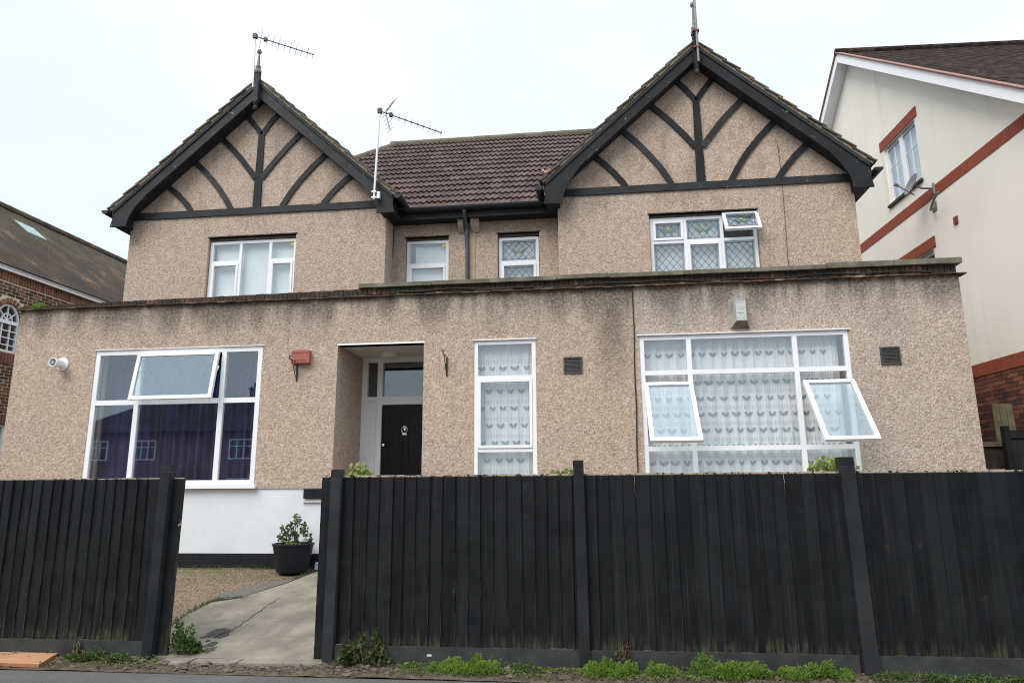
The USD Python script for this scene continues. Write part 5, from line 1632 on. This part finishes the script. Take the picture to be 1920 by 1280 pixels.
def boards(parent, xe, top, bot=0.160):
    """feather-edged boards whose thick right edges stand at xe"""
    for i in range(1, len(xe)):
        x1 = xe[i]; x0 = xe[i-1] - 0.014
        lean = rnd.uniform(-0.007, 0.007)
        zt = top + rnd.uniform(-0.004, 0.004); zb = bot + rnd.uniform(-0.008, 0.012)
        th = rnd.uniform(-0.005, 0.004)
        yl, yr, yb_ = YFN+0.010, YFN-0.008+th, YFN+0.020
        nz = 9
        v = []
        for k in range(nz):
            z = zb + (zt-zb)*k/(nz-1)
            w = 0.0035*(meshkit.noise(np.array([[x0*7, z*1.7, 3.0]]))[0]-0.5)
            for (x, y) in ((x0, yl), (x1-0.003+w, yr-0.0005), (x1+w, yr+0.003), (x1+w, yb_), (x0, yb_)):
                v.append([x + lean*(z-zb), y + w, z])
        f = []
        for k in range(nz-1):
            for j in range(5):
                a, b = k*5+j, k*5+(j+1) % 5
                f.append([a, b, b+5, a+5])
        e = (nz-1)*5
        fl = [[e, e+1, e+2], [e, e+2, e+3], [e, e+3, e+4], [2, 1, 0], [3, 2, 0], [4, 3, 0]]
        m = MB(); m.raw(v, f); m.f.append(np.array(fl) + m.n - len(v))
        part(parent, 'board', m, FENCE)


fl_ = thing('closeboard_fence', 'shorter black closeboard fence left of the gateway', 'fence')
xe = [-8.2 + 0.119*k for k in range(15)] + [-6.284, -6.171, -6.058, -5.946, -5.833, -5.712, -5.59, -5.469, -5.349, -5.229, -5.109, -4.99, -4.871, -4.743, -4.625, -4.50, -4.40]
boards(fl_, xe, 1.754)
m = MB(); m.cbox(-8.2, -4.47, 6.825, 6.85, -0.03, 0.166, 0.005); part(fl_, 'gravel_board', m, GRAVELB)
m = MB(); m.cbox(-8.2, -4.4, YFN+0.022, YFN+0.06, 1.45, 1.53, 0.004); part(fl_, 'rail', m, POST)
m = MB(); m.cbox(-8.2, -4.4, YFN+0.022, YFN+0.06, 0.35, 0.43, 0.004); part(fl_, 'rail', m, POST)
lean_post(fl_, -4.465, -4.487, 0.105, 1.893)
T = np.eye(4); T[0, 2] = 0.011
m = MB(); m.cbox(-4.42, -4.268, 6.875, 6.915, -0.05, 1.757, 0.006, T); part(fl_, 'end_board', m, FENCE)
fr2 = thing('closeboard_fence', 'long black closeboard fence right of the gateway with three posts', 'fence')
xe = [-2.53, -2.399, -2.262, -2.143, -2.006, -1.889, -1.763, -1.628, -1.503, -1.36, -1.236, -1.113, -0.99, -0.859, -0.711, -0.589, -0.468, -0.348, -0.228, -0.12]
boards(fr2, xe, 1.761)
boards(fr2, [-0.12 + 0.1262*k for k in range(20)], 1.760)
boards(fr2, [2.33 + 0.1245*k for k in range(20)], 1.764)
for (x0, x1) in ((-2.53, -0.19), (-0.105, 2.265), (2.40, 4.8)):
    m = MB(); m.cbox(x0, x1, 6.825, 6.85, -0.03, 0.166, 0.005); part(fr2, 'gravel_board', m, GRAVELB)
for z in (0.35, 1.45):
    m = MB(); m.cbox(-2.53, 4.8, YFN+0.022, YFN+0.06, z, z+0.08, 0.004); part(fr2, 'rail', m, POST)
lean_post(fr2, -2.630, -2.642, 0.105, 1.822)
lean_post(fr2, -0.206, -0.189, 0.100, 1.887)
lean_post(fr2, 2.252, 2.292, 0.128, 1.890, y0=6.79, d=0.12)
m = MB(); m.cbox(-2.748, -2.655, 6.87, 6.91, -0.05, 1.765, 0.006); part(fr2, 'end_board', m, FENCE)
m = MB(); m.cbox(-1.62, -1.575, 6.8215, 6.8245, 0.085, 0.105, 0.002); part(fr2, 'paint_mark', m, PAPER)
m = MB(); m.lathe([(0, -0.008), (0.011, -0.005), (0.012, 0.0)], (2.262, 6.852, 1.49), 'y', 8); part(fr2, 'staple', m, PAPER)
# frayed knot on the left end board
m = MB()
for k in range(14):
    a, b = rnd.uniform(-0.6, 0.6), rnd.uniform(0.02, 0.06)
    c = np.array([-4.262, 6.868, 1.28])
    m.tube([c, c + [math.cos(a)*b*0.8+0.01, -0.02, math.sin(a)*b]], 0.003, 4)
tag(part(None, 'rope_knot', m, plain('frayed_rope', (0.30, 0.24, 0.19), 0.9, 0.2)), 'frayed scrap of rope on the end board of the left fence', 'rope')

# ------------------------------------------------------------------ plants
def leaves(m, c, rad, n, size, seed, shell=0.35, upb=0.3, narrow=0.45):
    r = np.random.default_rng(seed)
    for _ in range(n):
        d = r.normal(size=3); d /= np.linalg.norm(d)
        q = np.array(c) + d*np.array(rad)*(shell + (1-shell)*r.random()**0.5)
        t = d*0.6 + r.normal(size=3)*0.6 + [0, 0, upb]; t /= np.linalg.norm(t)
        a = np.cross(t, r.normal(size=3)); a /= np.linalg.norm(a); nn = np.cross(a, t)
        s = size*r.uniform(0.6, 1.3)
        m.raw([q, q + t*s*0.5 + a*s*narrow + nn*s*0.12, q + t*s, q + t*s*0.5 - a*s*narrow + nn*s*0.12], [[0, 1, 2], [0, 2, 3]])
    return m


def stems(m, base, tips, r, seed):
    rr = np.random.default_rng(seed)
    for t in tips:
        mid = (np.array(base)+np.array(t))/2 + rr.normal(size=3)*0.03
        m.tube([base, mid, t], [r, r*0.75, r*0.4], 5)
    return m


STEM = plain('brown_green_stem', (0.10, 0.085, 0.04), 0.8, 0.3, 20.0)
VARIEG = leaf_mat('variegated_leaf', [(0, (0.20, 0.24, 0.06)), (0.3, (0.40, 0.42, 0.14)), (0.65, (0.58, 0.56, 0.28)), (1, (0.70, 0.67, 0.42))])
DEEP = leaf_mat('dull_green_leaf', [(0, (0.025, 0.045, 0.015)), (0.5, (0.05, 0.085, 0.025)), (0.85, (0.10, 0.14, 0.04)), (1, (0.22, 0.17, 0.08))])
WEEDDK = leaf_mat('mixed_weed_leaf', [(0, (0.06, 0.08, 0.025)), (0.4, (0.13, 0.18, 0.05)), (0.7, (0.22, 0.30, 0.075)), (0.85, (0.30, 0.37, 0.11)), (1, (0.16, 0.075, 0.045))])
COVER = leaf_mat('creeping_weed_leaf', [(0, (0.12, 0.18, 0.04)), (0.4, (0.24, 0.36, 0.06)), (0.75, (0.34, 0.48, 0.10)), (0.9, (0.38, 0.42, 0.15)), (1, (0.28, 0.17, 0.09))], trans=0.4)
ROSE = leaf_mat('rose_leaf', [(0, (0.08, 0.12, 0.045)), (0.5, (0.16, 0.23, 0.08)), (0.85, (0.28, 0.34, 0.14)), (1, (0.36, 0.25, 0.15))], trans=0.35)
BRIGHT = leaf_mat('bright_weed_leaf', [(0, (0.16, 0.26, 0.04)), (0.35, (0.29, 0.46, 0.065)), (0.7, (0.40, 0.57, 0.10)), (1, (0.52, 0.64, 0.18))], trans=0.4)
WEED = leaf_mat('weed_leaf', [(0, (0.06, 0.10, 0.025)), (0.5, (0.14, 0.22, 0.045)), (0.85, (0.24, 0.31, 0.08)), (1, (0.30, 0.17, 0.09))])
DRY = leaf_mat('dry_brown_leaf', [(0, (0.05, 0.03, 0.02)), (0.5, (0.12, 0.07, 0.04)), (0.85, (0.2, 0.12, 0.07)), (1, (0.30, 0.2, 0.12))])
for k, (x, y, zt, rx, lab) in enumerate(((-2.52, 7.38, 1.86, 0.14, 'pale variegated shrub behind the fence beside the porch'), (-0.30, 7.5, 1.795, 0.20, 'pale variegated shrub just showing behind the middle fence post'), (2.42, 7.55, 1.915, 0.25, 'pale variegated shrub behind the right fence post under the lace window'))):
    t = thing('variegated_shrub', lab, 'shrub', 'variegated shrubs behind the fence')
    rr = np.random.default_rng(50+k)
    m = MB(); tips = [(x+rr.uniform(-rx, rx)*0.7, y+rr.uniform(-0.15, 0.15), zt-rr.uniform(0.05, 0.3)) for _ in range(9)]
    stems(m, (x, y, gz(y)), tips, 0.012, k); part(t, 'stem', m, STEM)
    m = MB()
    leaves(m, (x, y, zt-0.27), (rx*1.15, 0.22, 0.27), 750, 0.05, 60+k)
    for tp in tips:
        leaves(m, tp, (0.075, 0.075, 0.085), 55, 0.048, 70+k)
    part(t, 'foliage', m, VARIEG)

# potted rose bush on the path edge
t = thing('plant_pot', 'large black plastic plant pot on the gravel by the house', 'plant pot')
pc = (-4.66, 10.62, gz(10.62)+0.012)
POTM = plain('black_pot_plastic', (0.0105, 0.0115, 0.015), 0.5, 0.25, spec=0.2)
m = MB(); m.lathe([(0, 0), (0.215, 0.0), (0.235, 0.02), (0.285, 0.30), (0.305, 0.40), (0.318, 0.405), (0.318, 0.425), (0.30, 0.43), (0.285, 0.40), (0.26, 0.3)], pc, 'z', 32); part(t, 'body', m, POTM, smooth=40)
m = MB(); m.lathe([(0, 0.36), (0.15, 0.365), (0.275, 0.35)], pc, 'z', 20); part(t, 'compost', m, SOIL)
t = thing('potted_bush', 'straggly small rose bush growing in the black pot', 'plant')
rr = np.random.default_rng(4)
b0 = np.array(pc) + [0, 0, 0.36]
tips = [b0 + [dx, rr.uniform(-0.1, 0.1), dz] for dx, dz in ((-0.22, 0.22), (-0.15, 0.30), (-0.1, 0.25), (-0.02, 0.34), (0.02, 0.47), (0.05, 0.40), (0.13, 0.34), (0.19, 0.29), (0.2, 0.18), (-0.2, 0.12), (0.0, 0.2))]
m = MB(); stems(m, b0 + [-0.02, 0, -0.02], tips, 0.007, 4); part(t, 'stem', m, STEM)
m = MB()
for q in tips:
    leaves(m, q - np.array([0, 0, 0.03]), (0.05, 0.05, 0.06), 34, 0.045, int(q[0]*1e4) % 999, upb=-0.1)
leaves(m, b0 + [-0.05, 0, 0.12], (0.14, 0.1, 0.11), 130, 0.045, 5, upb=-0.1)
part(t, 'foliage', m, ROSE)
m = MB(); leaves(m, b0 + [0.03, -0.12, 0.045], (0.12, 0.08, 0.02), 60, 0.04, 8); part(t, 'low_leaves', m, BRIGHT)
tag(part(None, 'litter', MB().cbox(-4.365, -4.28, 10.78, 10.90, gz(10.8)+0.012, gz(10.8)+0.12, 0.02), plain('pale_blue_plastic', (0.48, 0.62, 0.72), 0.4, 0.15, 20.0)), 'scrap of pale blue plastic beside the plant pot', 'litter')

# weeds along the fence
def weed(name, label, c, rad, n, size, mat, seed, group=None, stemr=0.004, upb=0.5, narrow=0.4, base=True):
    t = thing(name, label, 'weed', group)
    r = np.random.default_rng(seed)
    m = MB()
    tips = [np.array(c) + [r.uniform(-1, 1)*rad[0]*0.8, r.uniform(-1, 1)*rad[1]*0.8, rad[2]*r.uniform(0.4, 0.95)] for _ in range(14)]
    stems(m, (c[0], c[1], 0.0), tips, stemr, seed); part(t, 'stem', m, STEM)
    m = MB()
    ns = 5 if rad[0] > 0.1 else 3
    sub = [(c[0]+rad[0]*r.uniform(-0.75, 0.75), c[1]+rad[1]*r.uniform(-0.6, 0.6), rad[0]*r.uniform(0.28, 0.62), rad[1]*r.uniform(0.45, 0.8), rad[2]*r.uniform(0.45, 1.12)) for _ in range(ns)]
    for q in range(n):
        a = r.uniform(0, 2*math.pi); k = r.random()**0.55
        sx_, sy_, rx_, ry_, rh_ = sub[int(r.random()*ns)]
        x, y = sx_+rx_*k*math.cos(a), sy_+ry_*k*math.sin(a)
        h = rh_*math.sqrt(max(0.02, 1-k*k))*(0.5+1.0*meshkit.noise(np.array([[x*31, y*31, seed]]))[0])
        z = c[2] + h*(1-0.7*r.random()**2)
        if r.random() < 0.06:
            z += 0.02*r.random(); x += r.normal()*0.02
        tt = np.array([math.cos(a)*k*0.7, math.sin(a)*k*0.7, upb]) + r.normal(size=3)*0.35; tt /= np.linalg.norm(tt)
        aa = np.cross(tt, r.normal(size=3)); aa /= np.linalg.norm(aa); nn = np.cross(aa, tt); s = size*r.uniform(0.6, 1.3)
        p0 = np.array([x, y, z])
        m.raw([p0, p0+tt*s*0.5+aa*s*narrow+nn*s*0.1, p0+tt*s, p0+tt*s*0.5-aa*s*narrow+nn*s*0.1], [[0, 1, 2], [0, 2, 3]])
    part(t, 'leaves', m, mat)
    return t


weed('weed', 'bushy green weed at the foot of the left gatepost', (-4.14, 6.93, 0.03), (0.17, 0.10, 0.22), 900, 0.035, DEEP if False else WEED, 1)
weed('weed', 'straggling weed with small round leaves beside the orange board', (-5.02, 6.70, 0.0), (0.20, 0.09, 0.12), 420, 0.03, WEED, 2)
weed('weed', 'low weed spreading below the left fence near its post', (-4.70, 6.68, 0.0), (0.19, 0.09, 0.07), 380, 0.026, WEED, 3)
weed('weed', 'dead brown weed stalk behind the orange board', (-5.18, 6.80, 0.0), (0.06, 0.03, 0.22), 40, 0.03, DRY, 4)
weed('weed', 'dark leafy weed clump at the foot of the right gatepost', (-2.20, 6.73, 0.0), (0.22, 0.09, 0.27), 900, 0.04, WEEDDK, 6, upb=0.2)
weed('weed', 'dead brown stems standing beside the middle fence post', (0.21, 6.74, 0.05), (0.05, 0.03, 0.24), 50, 0.04, DRY, 6)
weed('weed', 'small green sprout left of the bright weeds below the fence', (-1.72, 6.70, 0.0), (0.07, 0.05, 0.07), 120, 0.025, BRIGHT, 7)
mounds = [(-1.43, 6.68, 0.11, 0.06, 0.07, 'small bright green weed mound first right of the dark leafy clump'),
          (-1.10, 6.66, 0.25, 0.10, 0.10, 'broad bright green weed mound left of the middle fence post'),
          (-0.66, 6.68, 0.10, 0.06, 0.055, 'low sparse green weed just left of the middle fence post'),
          (0.03, 6.66, 0.17, 0.09, 0.115, 'bright green weed mound at the foot of the middle fence post'),
          (0.22, 6.68, 0.12, 0.08, 0.10, 'bright green weed mound around the dead brown stems'),
          (0.58, 6.69, 0.14, 0.08, 0.085, 'small bright green weed mound with brown leaves around it'),
          (1.02, 6.70, 0.22, 0.09, 0.12, 'tall rounded bright green weed mound midway along the right fence'),
          (1.36, 6.71, 0.15, 0.08, 0.105, 'rounded bright green weed mound right of the tallest one'),
          (1.72, 6.71, 0.17, 0.08, 0.115, 'bright green weed mound left of the right fence post'),
          (2.02, 6.72, 0.14, 0.07, 0.105, 'bright green weed mound touching the right fence post'),
          (2.62, 6.70, 0.26, 0.07, 0.055, 'thin low green weeds just right of the right fence post'),
          (3.25, 6.73, 0.32, 0.06, 0.05, 'thin low green weeds at the right edge below the fence')]
for k, (x, y, rx, ry, h, lab) in enumerate(mounds):
    weed('weed_mound', lab, (x, y-0.04, 0.005), (rx*1.15, ry*1.5, h*1.05), int(2600*rx/0.2*(0.35 if h < 0.06 else 1)), 0.019, BRIGHT if h > 0.06 else WEED, 100+k, 'bright green weed mounds along the fence foot', stemr=0.003, upb=0.7)
m = MB(); leaves(m, (-9.84, 10.96, 4.86), (0.12, 0.06, 0.05), 260, 0.03, 9); tag(part(None, 'moss_tuft', m, BRIGHT), 'green moss tuft on the left end of the parapet', 'moss')

# leaf litter, stones and grass along the verge and the house foot
r = np.random.default_rng(21); m = MB()
for _ in range(2600):
    x = r.uniform(-7, 4.5); y = 6.40 + 0.42*r.random(); z = 0.012
    if -4.1 < x < -2.75 and r.random() < 0.75:
        continue
    a = r.uniform(0, 6.28); s = r.uniform(0.012, 0.035); t_ = np.array([math.cos(a), math.sin(a), r.uniform(-0.1, 0.5)]); b = np.array([-math.sin(a), math.cos(a), r.uniform(-0.3, 0.3)])
    p0 = np.array([x, y, z])
    m.raw([p0, p0+t_*s*0.5+b*s*0.35, p0+t_*s, p0+t_*s*0.5-b*s*0.35], [[0, 1, 2], [0, 2, 3]])
tag(part(None, 'leaf_litter', m, DRY), 'brown dead leaves scattered along the foot of the fence', 'leaf litter', kind='stuff')
m = MB()
for _ in range(11000):
    x = r.uniform(-1.9, 4.2) if r.random() < 0.86 else r.uniform(-6.2, -4.2); y = 6.44 + 0.38*r.random()**0.8
    if meshkit.fbm(np.array([[x*3.0, y*5.0, 0.0]]), 3, 8)[0] < 0.42:
        continue
    s_ = r.uniform(0.010, 0.024); a = r.uniform(0, 6.28); t_ = np.array([math.cos(a), math.sin(a), r.uniform(0.2, 1.4)]); t_ /= np.linalg.norm(t_); b = np.array([-math.sin(a), math.cos(a), 0.2])
    p0 = np.array([x, y, 0.01 + 0.07*r.random()*max(0, meshkit.noise(np.array([[x*6, y*6, 2.0]]))[0]-0.2)])
    m.raw([p0, p0+t_*s_*0.5+b*s_*0.4, p0+t_*s_, p0+t_*s_*0.5-b*s_*0.4], [[0, 1, 2], [0, 2, 3]])
tag(part(None, 'ground_cover', m, COVER), 'thin creeping greenery scattered along the soil below the fence', 'ground cover', kind='stuff')
m = MB(); ico = trimesh.creation.icosphere(1, 1.0)
for _ in range(340):
    x = r.uniform(-7, 4.5); y = 6.38 + 0.42*r.random()
    if r.random() < 0.45:
        x = r.uniform(-4.6, -1.8)
    s = r.uniform(0.006, 0.018) if r.random() < 0.93 else r.uniform(0.02, 0.038)
    v = ico.vertices*(1+0.25*r.normal(size=(len(ico.vertices), 1)))*s*[1.3, 1.0, 0.6] + [x, y, 0.008+s*0.3]
    m.raw(v, ico.faces)
g = Graph(); sc = g.ramp(g.n('geometry', 'random_per_island'), [(0, (0.12, 0.10, 0.08)), (0.5, (0.30, 0.26, 0.21)), (0.8, (0.48, 0.44, 0.38)), (1, (0.78, 0.76, 0.72))])
STONE = g.done('mixed_stones', surface=g.n('principled_bsdf', 'BSDF', base_color=sc, roughness=0.9))
tag(part(None, 'stones', m, STONE), 'small loose stones scattered along the verge and threshold', 'stones', kind='stuff')


def blades(xs0, xs1, ys0, ys1, n, h, seed, path=None):
    m = MB(); r = np.random.default_rng(seed)
    for _ in range(n):
        if path is not None:
            k = r.random()*(len(path)-1); i = int(k); q = np.array(path[i])*(1-k+i) + np.array(path[i+1])*(k-i)
            x, y = q + r.normal(size=2)*0.035
        else:
            x, y = r.uniform(xs0, xs1), r.uniform(ys0, ys1)
        hh = h*r.uniform(0.4, 1.2); a = r.uniform(0, 6.28); d = np.array([math.cos(a), math.sin(a), 0])
        p0 = np.array([x, y, gz(y)-0.01]); b = np.array([-d[1], d[0], 0])*0.004
        m.raw([p0-b, p0+b, p0+d*hh*0.3+[0, 0, hh]], [[0, 1, 2]])
    return m


m = blades(-8, -4.3, 10.85, 10.97, 500, 0.07, 31)
m2 = blades(0, 0, 0, 0, 700, 0.05, 32, [(-4.68, 7.2), (-4.9, 8.1), (-5.0, 8.8), (-4.9, 9.1)])
m.raw(*m2.mesh())
m2 = blades(0, 0, 0, 0, 260, 0.05, 33, [(-4.8, 9.05), (-4.6, 9.1)]); m.raw(*m2.mesh())
m2 = blades(0, 0, 0, 0, 260, 0.05, 34, [(-4.45, 10.2), (-4.33, 10.7)]); m.raw(*m2.mesh())
m2 = blades(-8, -4.4, 9.9, 10.9, 700, 0.035, 35); m.raw(*m2.mesh())
tag(part(None, 'grass', m, WEED), 'thin grass along the path edge and the foot of the house', 'grass', kind='stuff')

# orange board lying on the pavement
OB = plain('orange_laminate', (0.50, 0.27, 0.145), 0.45, 0.06, 3.0)
v = [(-6.15, 6.99), (-5.42, 6.88), (-5.24, 6.40), (-5.95, 6.43)]
m = MB(); m.prism(v, 0.012, 0.042, 'xy')
t = thing('wooden_board', 'flat orange laminate board lying at the foot of the left fence', 'board')
part(t, 'panel', m, OB)
m = MB(); m.prism(sg.Polygon(v).buffer(0.0015).difference(sg.Polygon(v).buffer(-0.004)), 0.010, 0.0405, 'xy'); part(t, 'edging', m, plain('brown_board_edge', (0.30, 0.13, 0.06), 0.6, 0.2, 20.0))

# ------------------------------------------------------------------ the house across the street, mirrored in the left window
oh = thing('brick_house', 'red brick house across the street mirrored in the panes of the left front window', 'house')
OBR = far_brick('street_red_brick', (0.15, 0.05, 0.035), (0.10, 0.035, 0.03), (0.22, 0.17, 0.13), 'x')
m = MB(); m.box(-38, -18.5, -32, -24.3, -0.15, 5.6); part(oh, 'wall', m, OBR)
v = [[-38.4, -23.9, 5.55], [-18.1, -23.9, 5.55], [-18.1, -32.4, 5.55], [-38.4, -32.4, 5.55], [-34.2, -28.15, 8.3], [-22.3, -28.15, 8.3]]
m = MB(); m.raw(v, [[0, 4, 5], [0, 5, 1], [1, 5, 2], [2, 5, 4], [2, 4, 3], [3, 4, 0], [0, 1, 2], [0, 2, 3]]); rf = part(oh, 'roof', m, DARKTILE)
for x in (-31.0, -25.6):
    m = MB(); m.cbox(x-0.45, x+0.45, -28.5, -27.8, 7.6, 9.2, 0.02); m.cbox(x-0.52, x+0.52, -28.57, -27.73, 9.0, 9.12, 0.02)
    for k in (-0.22, 0.22):
        m.lathe([(0.12, 9.19), (0.10, 9.55), (0.07, 9.55), (0.07, 9.2)], (x+k, -28.15, 0), 'z', 10)
    part(rf, 'chimney', m, OBR)
for x in (-35.5, -31.8, -24.6, -21.0):
    for z in (0.9, 3.6):
        w = holder(oh, 'window'); m = MB()
        m.box(x-0.85, x+0.85, -24.3, -24.24, z+1.32, z+1.4); m.box(x-0.85, x+0.85, -24.3, -24.24, z, z+0.08)
        for k in (-0.85, -0.30, 0.22, 0.77):
            m.box(x+k, x+k+0.08, -24.3, -24.24, z+0.08, z+1.32)
        m.box(x-0.77, x+0.77, -24.3, -24.245, z+0.88, z+0.94)
        part(w, 'frame', m, UPVC)
        m = MB(); m.box(x-0.77, x+0.77, -24.3, -24.27, z+0.08, z+1.32); part(w, 'pane', m, DARKPANE if False else VENTM)
